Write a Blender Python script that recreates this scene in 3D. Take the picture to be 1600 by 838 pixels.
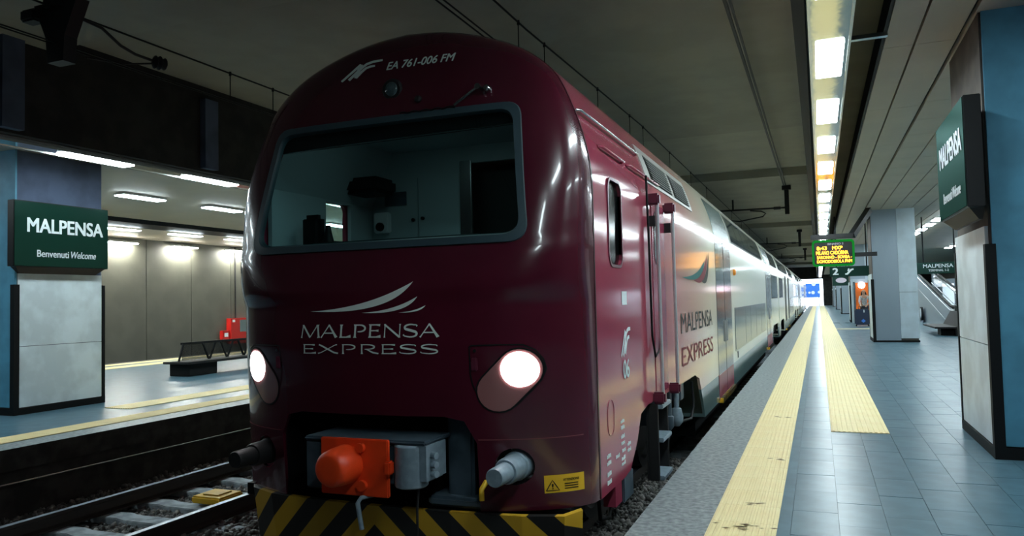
import bpy, bmesh, math, random
import numpy as np
from mathutils import Vector, Matrix, Euler
random.seed(7); rng = np.random.default_rng(7)
for o in list(bpy.data.objects): bpy.data.objects.remove(o)
SC = bpy.context.scene; COL = SC.collection
H = 1.55                      # eye height above the platform; scene z=0 is the platform floor
# ---------------------------------------------------------------- camera, world, exposure
F = 1190.0
vy = np.array([479., 41., F]); vy /= np.linalg.norm(vy)
vx = np.array([2970., -121., -F]); vx -= vy*vx.dot(vy); vx /= np.linalg.norm(vx)
vz = np.cross(vx, vy)
if vz[1] > 0: vz = -vz
R3 = np.array([vx, vy, vz])
cam = bpy.data.cameras.new('camera'); co = bpy.data.objects.new('camera', cam); COL.objects.link(co)
cam.sensor_width = 36; cam.lens = F/1600*36; cam.clip_start = .05; cam.clip_end = 400
r, d, f = R3[:, 0], R3[:, 1], R3[:, 2]
co.matrix_world = Matrix(((r[0], -d[0], -f[0], 0), (r[1], -d[1], -f[1], 0), (r[2], -d[2], -f[2], H), (0, 0, 0, 1)))
SC.camera = co
SC.view_settings.view_transform = 'Standard'; SC.view_settings.look = 'None'
SC.view_settings.exposure = 0.0; SC.view_settings.gamma = 1
w = bpy.data.worlds.new('daylight'); SC.world = w; w.use_nodes = True
w.node_tree.nodes['Background'].inputs[0].default_value = (.80, .90, 1, 1)
w.node_tree.nodes['Background'].inputs[1].default_value = 4.5
LIGHT = 46.0                  # emission of the ceiling lamps
WARM = (.92, 1.0, .95); COOL = (.80, .95, 1.0)

# ---------------------------------------------------------------- materials
def _lin(c): return tuple(((x/255)/12.92 if x/255 <= .04045 else ((x/255+.055)/1.055)**2.4) for x in c)
def mat(name, c, rough=.5, metal=0, var=0, scale=8, bump=0, bscale=40, coat=0, spec=.5, c2=None, stretch=None, lo=.4, hi=.6, detail=5):
    m = bpy.data.materials.new(name); m.use_nodes = True; nt = m.node_tree; b = nt.nodes['Principled BSDF']
    b.inputs['Roughness'].default_value = rough; b.inputs['Metallic'].default_value = metal
    b.inputs['Coat Weight'].default_value = coat; b.inputs['Coat Roughness'].default_value = .06
    b.inputs['Specular IOR Level'].default_value = spec
    c = tuple(c)+(1,)
    b.inputs['Base Color'].default_value = c
    if var or c2 or bump:
        tc = nt.nodes.new('ShaderNodeTexCoord'); src = tc.outputs['Object']
        if stretch:
            mp = nt.nodes.new('ShaderNodeMapping'); mp.inputs['Scale'].default_value = stretch
            nt.links.new(src, mp.inputs[0]); src = mp.outputs[0]
    if var or c2:
        n = nt.nodes.new('ShaderNodeTexNoise'); n.inputs['Scale'].default_value = scale; n.inputs['Detail'].default_value = detail
        nt.links.new(src, n.inputs['Vector'])
        rp = nt.nodes.new('ShaderNodeValToRGB'); rp.color_ramp.elements[0].position = lo; rp.color_ramp.elements[1].position = hi
        ca = tuple(x*(1-var) for x in c[:3])+(1,); cb = (tuple(c2)+(1,)) if c2 else tuple(min(1, x*(1+var)) for x in c[:3])+(1,)
        rp.color_ramp.elements[0].color = ca; rp.color_ramp.elements[1].color = cb
        nt.links.new(n.outputs[0], rp.inputs[0]); nt.links.new(rp.outputs[0], b.inputs['Base Color'])
    if bump:
        n2 = nt.nodes.new('ShaderNodeTexNoise'); n2.inputs['Scale'].default_value = bscale; n2.inputs['Detail'].default_value = 3
        nt.links.new(src, n2.inputs['Vector'])
        bp = nt.nodes.new('ShaderNodeBump'); bp.inputs['Strength'].default_value = bump; bp.inputs['Distance'].default_value = .02
        nt.links.new(n2.outputs[0], bp.inputs['Height']); nt.links.new(bp.outputs[0], b.inputs['Normal'])
    return m
def emit(name, c, s):
    m = bpy.data.materials.new(name); m.use_nodes = True; nt = m.node_tree
    nt.nodes.remove(nt.nodes['Principled BSDF']); e = nt.nodes.new('ShaderNodeEmission')
    e.inputs[0].default_value = tuple(c)+(1,); e.inputs[1].default_value = s
    nt.links.new(e.outputs[0], nt.nodes['Material Output'].inputs[0]); return m
def glass(name, tint, ior=1.45):
    m = bpy.data.materials.new(name); m.use_nodes = True; nt = m.node_tree
    nt.nodes.remove(nt.nodes['Principled BSDF'])
    t = nt.nodes.new('ShaderNodeBsdfTransparent'); t.inputs[0].default_value = tuple(tint)+(1,)
    g = nt.nodes.new('ShaderNodeBsdfGlossy'); g.inputs['Roughness'].default_value = .02
    fr = nt.nodes.new('ShaderNodeFresnel'); 
    ge = nt.nodes.new('ShaderNodeNewGeometry'); ir = nt.nodes.new('ShaderNodeMapRange'); ir.inputs[3].default_value = ior; ir.inputs[4].default_value = 1/ior
    nt.links.new(ge.outputs['Backfacing'], ir.inputs[0]); nt.links.new(ir.outputs[0], fr.inputs[0])
    mx = nt.nodes.new('ShaderNodeMixShader')
    nt.links.new(fr.outputs[0], mx.inputs[0]); nt.links.new(t.outputs[0], mx.inputs[1]); nt.links.new(g.outputs[0], mx.inputs[2])
    nt.links.new(mx.outputs[0], nt.nodes['Material Output'].inputs[0]); return m
def livery(name):
    # burgundy cab fading along the car (object Y) into cream, grey-green band along the foot
    m = mat(name, (.2, .02, .04), .11, coat=0, spec=.42); nt = m.node_tree; b = nt.nodes['Principled BSDF']
    tc = nt.nodes.new('ShaderNodeTexCoord'); sp = nt.nodes.new('ShaderNodeSeparateXYZ'); nt.links.new(tc.outputs['Object'], sp.inputs[0])
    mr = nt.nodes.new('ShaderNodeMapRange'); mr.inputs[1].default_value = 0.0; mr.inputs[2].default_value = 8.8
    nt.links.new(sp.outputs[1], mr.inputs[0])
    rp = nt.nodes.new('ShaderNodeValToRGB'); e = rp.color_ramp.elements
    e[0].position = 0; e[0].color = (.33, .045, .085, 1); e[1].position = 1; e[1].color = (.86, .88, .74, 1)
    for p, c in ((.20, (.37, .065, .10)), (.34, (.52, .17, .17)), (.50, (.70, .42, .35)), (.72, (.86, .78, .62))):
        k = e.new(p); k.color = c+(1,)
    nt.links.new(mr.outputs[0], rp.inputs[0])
    # foot band only aft of the cab
    lz = nt.nodes.new('ShaderNodeMath'); lz.operation = 'LESS_THAN'; lz.inputs[1].default_value = .93; nt.links.new(sp.outputs[2], lz.inputs[0])
    gy = nt.nodes.new('ShaderNodeMath'); gy.operation = 'GREATER_THAN'; gy.inputs[1].default_value = 4.7; nt.links.new(sp.outputs[1], gy.inputs[0])
    ml = nt.nodes.new('ShaderNodeMath'); ml.operation = 'MULTIPLY'; nt.links.new(lz.outputs[0], ml.inputs[0]); nt.links.new(gy.outputs[0], ml.inputs[1])
    mx = nt.nodes.new('ShaderNodeMix'); mx.data_type = 'RGBA'
    nt.links.new(ml.outputs[0], mx.inputs[0]); nt.links.new(rp.outputs[0], mx.inputs[6]); mx.inputs[7].default_value = (.13, .21, .21, 1)
    nt.links.new(mx.outputs[2], b.inputs['Base Color'])
    return m
def chevrons(name):
    m = mat(name, (.5, .3, .02), .5); nt = m.node_tree; b = nt.nodes['Principled BSDF']
    tc = nt.nodes.new('ShaderNodeTexCoord'); sp = nt.nodes.new('ShaderNodeSeparateXYZ'); nt.links.new(tc.outputs['Object'], sp.inputs[0])
    ad = nt.nodes.new('ShaderNodeMath'); ad.operation = 'ADD'; ad.inputs[1].default_value = 0.0; nt.links.new(sp.outputs[0], ad.inputs[0])
    ab = nt.nodes.new('ShaderNodeMath'); ab.operation = 'ABSOLUTE'; nt.links.new(ad.outputs[0], ab.inputs[0])
    sm = nt.nodes.new('ShaderNodeMath'); sm.operation = 'ADD'; nt.links.new(ab.outputs[0], sm.inputs[0]); nt.links.new(sp.outputs[2], sm.inputs[1])
    dv = nt.nodes.new('ShaderNodeMath'); dv.operation = 'MULTIPLY_ADD'; dv.inputs[1].default_value = 1/.36; dv.inputs[2].default_value = 20.33; nt.links.new(sm.outputs[0], dv.inputs[0])
    fr = nt.nodes.new('ShaderNodeMath'); fr.operation = 'FRACT'; nt.links.new(dv.outputs[0], fr.inputs[0])
    gt = nt.nodes.new('ShaderNodeMath'); gt.operation = 'GREATER_THAN'; gt.inputs[1].default_value = .5; nt.links.new(fr.outputs[0], gt.inputs[0])
    mx = nt.nodes.new('ShaderNodeMix'); mx.data_type = 'RGBA'; mx.inputs[6].default_value = (.62, .36, .02, 1); mx.inputs[7].default_value = (.012, .012, .012, 1)
    nt.links.new(gt.outputs[0], mx.inputs[0]); nt.links.new(mx.outputs[2], b.inputs['Base Color']); return m
M = {}
M['floor'] = mat('blue_grey_stone_tile', (.075, .145, .185), .30, var=.12, scale=5, spec=.2)
M['floor2'] = mat('blue_grey_stone_tile_second', (.069, .137, .176), .32, var=.12, scale=4, spec=.2)
M['joint'] = mat('dark_joint_mortar', (.035, .065, .08), .8)
M['edge'] = mat('speckled_granite_edge', (.13, .16, .165), .45, c2=(.34, .38, .38), scale=22, detail=8, lo=.35, hi=.7)
M['yellow'] = mat('yellow_rubber_strip', (.93, .80, .44), .55, c2=(.88, .70, .33), scale=3, lo=.3, hi=.75)
M['stain'] = mat('dark_scuff', (.22, .15, .05), .7)
M['black'] = mat('black_matt', (.005, .006, .007), .6, spec=.2)
M['soot'] = mat('sooty_concrete', (.018, .018, .017), .9, var=.3, scale=3)
M['pit'] = mat('track_pit_concrete', (.03, .03, .028), .9, var=.4, scale=4)
M['stone'] = mat('ballast_stone', (.09, .09, .085), .7, c2=(.40, .38, .35), scale=9, lo=.45, hi=.72)
M['dirt'] = mat('ballast_dirt', (.02, .02, .018), .95, var=.4, scale=12)
M['sleeper'] = mat('concrete_sleeper', (.34, .39, .42), .8, var=.25, scale=8)
M['rail'] = mat('rusty_rail_side', (.03, .025, .022), .6)
M['railtop'] = mat('polished_rail_head', (.30, .33, .38), .42, metal=1)
M['ceil'] = mat('grey_painted_ceiling', (.36, .345, .29), .85, var=.06, scale=1.2)
M['beam'] = mat('grey_painted_beam', (.30, .285, .24), .85, var=.06, scale=1.2)
M['panel'] = mat('grey_beige_ceiling_panel', (.47, .43, .35), .55, var=.04, scale=1)
M['pwhite'] = mat('white_mottled_cladding', (.72, .82, .86), .35, var=.10, scale=2.5, bump=.03)
M['pblue'] = mat('teal_blue_painted_concrete', (.07, .25, .37), .6, var=.12, scale=3)
M['pgrey'] = mat('blue_grey_metal_cladding', (.30, .37, .43), .30, metal=.55, bump=.5, bscale=2.2, stretch=(1.5, 1, .35))
M['plight'] = mat('pale_painted_panel', (.47, .56, .62), .45, var=.06, scale=3)
M['pconc'] = mat('brown_grey_concrete', (.085, .07, .058), .8, var=.2, scale=3)
M['pdark'] = mat('dark_blue_grey_concrete', (.06, .085, .14), .8, var=.2, scale=2)
M['sign'] = mat('dark_green_sign_face', (.002, .018, .010), .5, spec=.12)
M['sign'] = bpy.data.materials.new('matt_dark_green_sign'); M['sign'].use_nodes = True; _n = M['sign'].node_tree; _n.nodes.remove(_n.nodes['Principled BSDF'])
_d = _n.nodes.new('ShaderNodeBsdfDiffuse'); _d.inputs[0].default_value = (.003, .026, .017, 1); _g = _n.nodes.new('ShaderNodeBsdfGlossy'); _g.inputs['Roughness'].default_value = .3; _g.inputs[0].default_value = (.55, .85, .80, 1)
_x = _n.nodes.new('ShaderNodeMixShader'); _x.inputs[0].default_value = .045
_n.links.new(_d.outputs[0], _x.inputs[1]); _n.links.new(_g.outputs[0], _x.inputs[2]); _n.links.new(_x.outputs[0], _n.nodes['Material Output'].inputs[0])
M['signback'] = mat('black_sign_box', (.006, .007, .008), .4)
M['brown'] = mat('dark_brown_bracket', (.035, .018, .010), .6)
M['white'] = mat('white_lettering', (.78, .86, .88), .5)
M['grime'] = mat('warm_off_white_lettering', (.80, .88, .82), .45)
M['wall'] = mat('grey_beige_wall_panel', (.072, .072, .056), .6, var=.07, scale=1.4)
M['mirror'] = mat('polished_channel_metal', (.62, .60, .52), .10, metal=1, bump=.12, bscale=3)
M['steel'] = mat('brushed_steel', (.55, .57, .58), .25, metal=1)
M['chrome'] = mat('satin_steel_rail', (.50, .52, .53), .3, metal=.35)
M['iron'] = mat('dark_iron', (.016, .016, .017), .55, spec=.3)
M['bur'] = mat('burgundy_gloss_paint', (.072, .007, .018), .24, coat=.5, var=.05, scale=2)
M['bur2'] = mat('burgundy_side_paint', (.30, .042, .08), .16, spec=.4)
M['livery'] = livery('burgundy_to_cream_livery')
M['cream'] = mat('cream_car_paint', (.86, .88, .74), .13, spec=.4)
M['bracket'] = mat('dark_burgundy_casting', (.11, .018, .038), .35)
M['foot'] = mat('grey_green_band', (.13, .21, .21), .3, coat=.3)
M['doorg'] = mat('grey_door_paint', (.13, .14, .135), .10, spec=.4)
M['doorr'] = mat('burgundy_door_foot', (.26, .06, .09), .3)
M['darkglass'] = mat('tinted_window_pane', (.055, .085, .09), .06, spec=.7)
M['blackglass'] = mat('black_cab_pane', (.004, .006, .006), .12, spec=.25); M['slat'] = mat('grey_louvre_slat', (.20, .20, .18), .5)
M['pane'] = mat('grey_lower_window_pane', (.14, .18, .18), .14, spec=.4)
M['shoulder'] = mat('grey_green_shoulder_panel', (.12, .19, .18), .25, coat=.3)
M['glass'] = glass('windscreen_glass', (.66, .90, .90)); M['clear'] = glass('clear_window_glass', (.95, .98, .97))
M['cab_fill'] = emit('dim_cab_fill', (.75, 1, .98), 1.5)
M['rubber'] = mat('grey_rubber_gasket', (.035, .065, .08), .45)
M['lens'] = mat('dull_red_lens', (.30, .12, .12), .2, coat=.5)
M['lamp'] = emit('headlamp_glow', (1, .96, .98), 40)
M['orange'] = mat('orange_red_paint', (.85, .065, .012), .38, var=.06, scale=6)
M['couplg'] = mat('blue_grey_coupler_paint', (.055, .085, .11), .45, var=.2, scale=6)
M['bufg'] = mat('pale_blue_grey_steel', (.20, .27, .32), .4, var=.1, scale=20)
M['chev'] = chevrons('black_yellow_chevrons')
M['sticker'] = mat('yellow_sticker', (.85, .50, .02), .4)
M['cabwall'] = mat('pale_blue_cab_panel', (.40, .50, .52), .6)
M['cabdark'] = mat('dark_cab_trim', (.02, .03, .03), .6)
M['louvre'] = mat('light_grey_louvre_frame', (.40, .40, .36), .4)
M['channel_lamp'] = emit('channel_lamp_glow', COOL, LIGHT)
M['strip_lamp'] = emit('strip_lamp_glow', COOL, LIGHT*.85)
M['wash_lamp'] = emit('wall_lamp_glow', (1, 1, .90), LIGHT*5)
M['led'] = emit('orange_led', (1, .42, .03), 7)
M['ledw'] = emit('dim_white_led', (.8, .85, 1), .6)
M['green'] = emit('green_border_glow', (.02, .55, .06), .4)  # glow put into the green frame to brighten it, no lamp of its own
M['bluecar'] = mat('blue_hoarding', (.05, .22, .75), .5)
M['red'] = mat('red_enamel', (.45, .015, .012), .35)
M['ygloss'] = mat('yellow_plastic', (.80, .48, .02), .45)
M['navy'] = mat('navy_suitcase_shell', (.012, .025, .06), .4)
M['orangep'] = mat('orange_panel', (.85, .16, .01), .4)
M['teal'] = mat('teal_logo', (.01, .14, .13), .5, spec=.15)
M['greyink'] = mat('grey_brown_lettering', (.07, .075, .07), .6, spec=.1)
M['pinkink'] = mat('faded_red_lettering', (.22, .06, .07), .6, spec=.1)
M['amber'] = mat('amber_lamp_cover', (.75, .25, .02), .3)

# ---------------------------------------------------------------- mesh helpers (z given relative to the eye; H is added at build)
def empty(name, loc=(0, 0, -H)):
    o = bpy.data.objects.new(name, None); COL.objects.link(o); o.location = (loc[0], loc[1], loc[2]+H); return o
def tag(o, label=None, cat=None, group=None, kind=None):
    if label: o['label'] = label
    if cat: o['category'] = cat
    if group: o['group'] = group
    if kind: o['kind'] = kind
    return o
def thing(name, loc, label, cat, group=None): return tag(empty(name, loc), label, cat, group)
def worldloc(o):
    v = Vector((0, 0, 0))
    while o is not None: v += o.location; o = o.parent
    return v
class MB:
    def __init__(s): s.v = []; s.f = []
    def add(s, vs, fs):
        n = len(s.v); s.v += [tuple(map(float, p)) for p in vs]; s.f += [tuple(i+n for i in q) for q in fs]; return s
    def box(s, x0, x1, y0, y1, z0, z1):
        return s.add([(x0, y0, z0), (x1, y0, z0), (x1, y1, z0), (x0, y1, z0), (x0, y0, z1), (x1, y0, z1), (x1, y1, z1), (x0, y1, z1)],
                     [(0, 3, 2, 1), (4, 5, 6, 7), (0, 1, 5, 4), (1, 2, 6, 5), (2, 3, 7, 6), (3, 0, 4, 7)])
    def cyl(s, a, b, r0, r1=None, n=16, cap=True):
        r1 = r0 if r1 is None else r1; a = Vector(a); b = Vector(b); d = (b-a).normalized()
        u = d.orthogonal().normalized(); w_ = d.cross(u); vs = []
        for c, r_ in ((a, r0), (b, r1)):
            for i in range(n):
                t = 2*math.pi*i/n; vs.append(c+u*(r_*math.cos(t))+w_*(r_*math.sin(t)))
        fs = [(i, (i+1) % n, n+(i+1) % n, n+i) for i in range(n)]
        if cap: fs += [tuple(range(n))[::-1], tuple(range(n, 2*n))]
        return s.add(vs, fs)
    def lathe(s, a, axis, prof, n=24):   # prof: list of (distance along axis, radius)
        a = Vector(a); d = Vector(axis).normalized(); u = d.orthogonal().normalized(); w_ = d.cross(u); vs = []
        for h_, r_ in prof:
            for i in range(n):
                t = 2*math.pi*i/n; vs.append(a+d*h_+u*(r_*math.cos(t))+w_*(r_*math.sin(t)))
        fs = [(k*n+i, k*n+(i+1) % n, (k+1)*n+(i+1) % n, (k+1)*n+i) for k in range(len(prof)-1) for i in range(n)]
        fs += [tuple(range(n))[::-1], tuple(range((len(prof)-1)*n, len(prof)*n))]
        return s.add(vs, fs)
    def tube(s, pts, r, n=8):
        pts = [Vector(p) for p in pts]; vs = []; up = None
        for k, p in enumerate(pts):
            d = (pts[min(k+1, len(pts)-1)]-pts[max(k-1, 0)]).normalized()
            u = d.orthogonal().normalized() if up is None else (up-d*up.dot(d)).normalized()
            up = u; w_ = d.cross(u)
            for i in range(n):
                t = 2*math.pi*i/n; vs.append(p+u*(r*math.cos(t))+w_*(r*math.sin(t)))
        m = len(pts)
        fs = [(k*n+i, k*n+(i+1) % n, (k+1)*n+(i+1) % n, (k+1)*n+i) for k in range(m-1) for i in range(n)]
        fs += [tuple(range(n))[::-1], tuple(range((m-1)*n, m*n))]
        return s.add(vs, fs)
    def prism(s, poly, axis, a, b):   # poly in the two other axes, in order
        n = len(poly); mk = {'x': lambda p, t: (t, p[0], p[1]), 'y': lambda p, t: (p[0], t, p[1]), 'z': lambda p, t: (p[0], p[1], t)}[axis]
        return s.add([mk(p, a) for p in poly]+[mk(p, b) for p in poly],
                     [tuple(range(n))[::-1], tuple(range(n, 2*n))]+[(i, (i+1) % n, n+(i+1) % n, n+i) for i in range(n)])
    def beam(s, a, b, w_, h_):        # rectangular bar between two points
        a = Vector(a); b = Vector(b); d = (b-a).normalized()
        up = Vector((0, 0, 1)) if abs(d.z) < .95 else Vector((0, 1, 0))
        u = d.cross(up).normalized()*w_/2; v_ = u.cross(d).normalized()*h_/2
        vs = [a-u-v_, a+u-v_, a+u+v_, a-u+v_, b-u-v_, b+u-v_, b+u+v_, b-u+v_]
        return s.add(vs, [(3, 2, 1, 0), (4, 5, 6, 7), (0, 1, 5, 4), (1, 2, 6, 5), (2, 3, 7, 6), (3, 0, 4, 7)])
    def mesh(s, name, off=(0, 0, 0)):
        me = bpy.data.meshes.new(name); me.from_pydata([(x-off[0], y-off[1], z+H-off[2]) for x, y, z in s.v], [], s.f); me.update(); return me
    def build(s, name, m, parent=None, smooth=0, bevel=0, label=None, kind=None, fix=True):
        off = worldloc(parent) if parent else Vector((0, 0, 0))
        me = s.mesh(name, off)
        if fix:
            bm = bmesh.new(); bm.from_mesh(me); bmesh.ops.recalc_face_normals(bm, faces=bm.faces)
            if bevel: bmesh.ops.bevel(bm, geom=[e for e in bm.edges if len(e.link_faces) == 2 and e.calc_face_angle(0) > .6], offset=bevel, segments=2, affect='EDGES', clamp_overlap=True)
            bm.to_mesh(me); bm.free()
        return link(name, me, m, parent, smooth or (25 if bevel else 0), label, kind)
def link(name, me, m, parent=None, smooth=0, label=None, kind=None):
    o = bpy.data.objects.new(name, me); COL.objects.link(o)
    if m is not None: me.materials.append(M[m] if isinstance(m, str) else m)
    if parent: o.parent = parent
    if smooth: me.shade_smooth(); me.set_sharp_from_angle(angle=math.radians(smooth))
    if label: o['label'] = label
    if kind: o['kind'] = kind
    return o
def inst(src, parent, loc):
    c = src.copy(); COL.objects.link(c); c.parent = parent; c.location = loc; return c
def copy_tree(o, parent=None):
    c = o.copy(); COL.objects.link(c); c.parent = parent
    for ch in list(o.children): copy_tree(ch, c)
    return c
def evalmesh(o):
    dg = bpy.context.evaluated_depsgraph_get(); dg.update()
    return bpy.data.meshes.new_from_object(o.evaluated_get(dg))
def boolean(me, cutters):
    o = bpy.data.objects.new('temporary', me); COL.objects.link(o); tmp = [o]
    for c in cutters:
        k = bpy.data.objects.new('temporary', c); COL.objects.link(k); tmp.append(k)
        md = o.modifiers.new('b', 'BOOLEAN'); md.operation = 'DIFFERENCE'; md.object = k; md.solver = 'EXACT'
    out = evalmesh(o)
    for t in tmp: bpy.data.objects.remove(t)
    return out
def cutter(mb):
    me = mb.mesh('temporary'); bm = bmesh.new(); bm.from_mesh(me); bmesh.ops.recalc_face_normals(bm, faces=bm.faces); bm.to_mesh(me); bm.free(); return me
def rrect(x0, x1, z0, z1, rad, n=6):
    out = []
    for cx, cz, a0 in ((x1-rad, z1-rad, 0), (x0+rad, z1-rad, 90), (x0+rad, z0+rad, 180), (x1-rad, z0+rad, 270)):
        for i in range(n+1):
            t = math.radians(a0+90*i/n); out.append((cx+rad*math.cos(t), cz+rad*math.sin(t)))
    return out
def text_mb(body, mapf, width, height, bold=0, shear=0, extr=.0):
    """lettering: mapf(u,v,w) with u in 0..width, v in 0..height"""
    cu = bpy.data.curves.new('lettering', 'FONT'); cu.body = body; cu.size = 1; cu.shear = shear; cu.extrude = .02 if extr else 0
    cu.resolution_u = 5; cu.align_x = 'LEFT'
    o = bpy.data.objects.new('temporary', cu); COL.objects.link(o); me = evalmesh(o); bpy.data.objects.remove(o)
    a = np.array([v.co for v in me.vertices])
    lo = a.min(0); hi = a.max(0); sx = width/(hi[0]-lo[0]); sz = height/(hi[1]-lo[1])
    mb = MB(); vs = []
    fs = [tuple(q.vertices) for q in me.polygons]
    o0, ou, ov = (Vector(mapf(*q)) for q in ((width/2, height/2, 0), (width/2+.01, height/2, 0), (width/2, height/2+.01, 0)))
    nv = (ou-o0).cross(ov-o0).normalized()
    for kk, (dx, dy) in enumerate(((0, 0),) if not bold else ((-bold, -bold*.5), (bold, -bold*.5), (bold, bold*.5), (-bold, bold*.5))):
        vs = [Vector(mapf((p[0]-lo[0]+dx)*sx, (p[1]-lo[1]+dy)*sz, 0))+nv*(.0009*kk) for p in a]; mb.add(vs, fs)
    bpy.data.meshes.remove(me); return mb
def stroke_poly(pts, ws):
    """variable-width stroke as quads (2D)"""
    pts = [Vector(p) for p in pts]; L = []; Rr = []
    for k, p in enumerate(pts):
        d = (pts[min(k+1, len(pts)-1)]-pts[max(k-1, 0)]).normalized(); nrm = Vector((-d.y, d.x)); ww = ws[k]/2
        L.append(p+nrm*ww); Rr.append(p-nrm*ww)
    vs = L+Rr; n = len(pts); return [tuple(v) for v in vs], [(i, i+1, n+i+1, n+i) for i in range(n-1)]
# flared roman capitals, drawn in a 1x1 box (u right, v up)
def _arc(cx, cy, rx, ry, a0, a1, n=9): return [(cx+rx*math.cos(math.radians(a0+(a1-a0)*i/n)), cy+ry*math.sin(math.radians(a0+(a1-a0)*i/n))) for i in range(n+1)]
def _st(a, b, w_): 
    a = Vector(a); b = Vector(b); return ([a.lerp(b, t) for t in (0, .12, .5, .88, 1)], [w_*1.75, w_*1.05, w_*.9, w_*1.05, w_*1.75])
TK, TN = .17, .09
GL = {
 'M': [_st((.08, 0), (.14, 1), TN), ([(.14, 1), (.5, .04)], [TK, TK*.9]), ([(.5, .04), (.84, 1)], [TN*.8, TN]), _st((.84, 1), (.92, 0), TK)],
 'A': [_st((.04, 0), (.48, 1), TN), ([(.46, 1), (.75, .35), (.9, 0)], [TK*.8, TK, TK*1.6]), ([(.2, .36), (.74, .36)], [TN, TN])],
 'L': [_st((.2, 1), (.2, 0), TK), ([(.14, .05), (.6, .05), (.93, .12)], [.1, .1, .22])],
 'P': [_st((.22, 1), (.22, 0), TK), ([(.2, .95), (.45, .95)]+_arc(.5, .7, .36, .25, 90, -90)+[(.38, .45)], [.1, .1]+[.1, .11, .13, .15, .17, .17, .15, .13, .11, .1]+[.06])],
 'E': [_st((.2, 1), (.2, 0), TK), ([(.14, .95), (.6, .95), (.85, .92)], [.1, .1, .18]), ([(.2, .52), (.55, .52), (.76, .52)], [.1, .09, .17]), ([(.14, .05), (.6, .05), (.92, .1)], [.1, .1, .22])],
 'N': [_st((.13, 0), (.13, 1), TN), ([(.1, 1), (.88, .02)], [TK, TK]), _st((.88, 0), (.88, 1), TN)],
 'S': [([(.86, .82), (.8, .92)]+_arc(.5, .74, .36, .215, 60, 215, 8)+[(.5, .52)]+_arc(.5, .27, .36, .225, 40, -115, 8)+[(.14, .12), (.08, .22)], [.14, .08]+[.09, .1, .11, .12, .14, .16, .17, .18, .18]+[.19]+[.18, .18, .17, .16, .14, .12, .11, .1, .1]+[.08, .14])],
 'X': [([(.08, 1), (.2, .85), (.76, .14), (.95, 0)], [.22, TK, TK, .26]), ([(.9, 1), (.8, .9), (.18, .12), (.04, 0)], [.2, TN, TN, .2])],
 'R': [_st((.2, 1), (.2, 0), TK), ([(.2, .95), (.42, .95)]+_arc(.46, .72, .33, .23, 90, -90)+[(.34, .49)], [.1, .1]+[.1, .11, .13, .15, .17, .17, .15, .13, .11, .1]+[.08]), ([(.42, .5), (.7, .16), (.97, 0)], [.12, TK, .22])],
}
GW = {'M': 1.35, 'A': 1.12, 'L': .82, 'P': .92, 'E': .88, 'N': 1.15, 'S': .95, 'X': 1.15, 'R': 1.05}
def roman_mb(word, mapf, width, height):
    tot = sum(GW[c] for c in word)+.0*len(word); k = width/tot; mb = MB(); u = 0; kk = 0
    for c in word:
        for pts, ws in GL[c]:
            asp = GW[c]*k/height
            p2 = [(p[0]*asp, p[1]) for p in pts]; vs, fs = stroke_poly(p2, ws)
            kk += 1; q0 = len(mb.v); mb.add([mapf(u+p[0]*height, min(1.02, max(-.02, p[1]))*height, 0) for p in vs], fs)
            mb.v[q0:] = [(a_, b_-.0006*(kk % 4), c_) for a_, b_, c_ in mb.v[q0:]]
        u += GW[c]*k
    return mb
def crescent_mb(pa, pb, ctl_up, ctl_dn, mapf, n=18):
    """leaf shape between two bezier edges"""
    def bz(c, t): return (np.array(pa)*(1-t)**2+2*np.array(c)*t*(1-t)+np.array(pb)*t*t)
    vs = []
    for i in range(n+1): vs.append(mapf(*bz(ctl_up, i/n), 0)); vs.append(mapf(*bz(ctl_dn, i/n), 0))
    return MB().add(vs, [(2*i, 2*i+2, 2*i+3, 2*i+1) for i in range(n)])
NF = [([(0, 325), (15, 310), (100, 215), (180, 122)], [26, 28, 30, 34]), ([(80, 315), (150, 225), (200, 165), (245, 122), (310, 98), (405, 86)], [34, 34, 32, 32, 30, 26]),
      ([(185, 125), (170, 205), (152, 295)], [40, 40, 36]), ([(155, 292), (205, 222), (245, 178), (290, 160), (338, 154)], [34, 32, 30, 28, 24])]
def nf_mb(mapf, width, height):
    mb = MB()
    o0, ou, ov = (Vector(mapf(*q)) for q in ((.1, .05, 0), (.11, .05, 0), (.1, .06, 0))); nv = (ou-o0).cross(ov-o0).normalized()
    for kk, (pts, ws) in enumerate(NF):
        pts = [p for a, b in zip(pts, pts[1:]) for p in (a, ((a[0]+b[0])/2, (a[1]+b[1])/2))]+[pts[-1]]
        ws = [x for a, b in zip(ws, ws[1:]) for x in (a, (a+b)/2)]+[ws[-1]]
        vs, fs = stroke_poly(pts, ws); mb.add([Vector(mapf(x/405*width, (325-y-.12*x)/191*height, 0))+nv*(.0012*kk) for x, y in vs], fs)
    return mb
# ================================================================ STRUCTURE
Z0 = -1.55; ZR = -2.15        # platform floor, rail top
def tactile(name, x0, x1, y0, y1, step, near, label, flip=False):
    """yellow ribbed strip: tiles of rubber with raised ribs running along the platform"""
    t = thing(name, (x0, y0, Z0), label, 'tactile strip')
    def tile_mb(a, b, y_0, y_1):
        mb = MB().box(a, b, y_0, y_1, Z0, Z0+.006); n = 11; p = (b-a)/n
        for i in range(n): 
            c = a+p*(i+.5); mb.prism([(c-p*.32, Z0+.006), (c-p*.2, Z0+.011), (c+p*.2, Z0+.011), (c+p*.32, Z0+.006)], 'y', y_0+.001, y_1-.001)
        return mb
    src = tile_mb(x0+.003, x1-.003, y0, y0+step-.0015).build('tile', 'yellow', t)
    k = 1
    while y0+k*step < near: inst(src, t, (0, k*step, 0)); k += 1
    if y0+k*step < y1: tile_mb(x0, x1, y0+k*step, y1).build('ribbed_run', 'yellow', t, kind='stuff')
    return t
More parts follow.
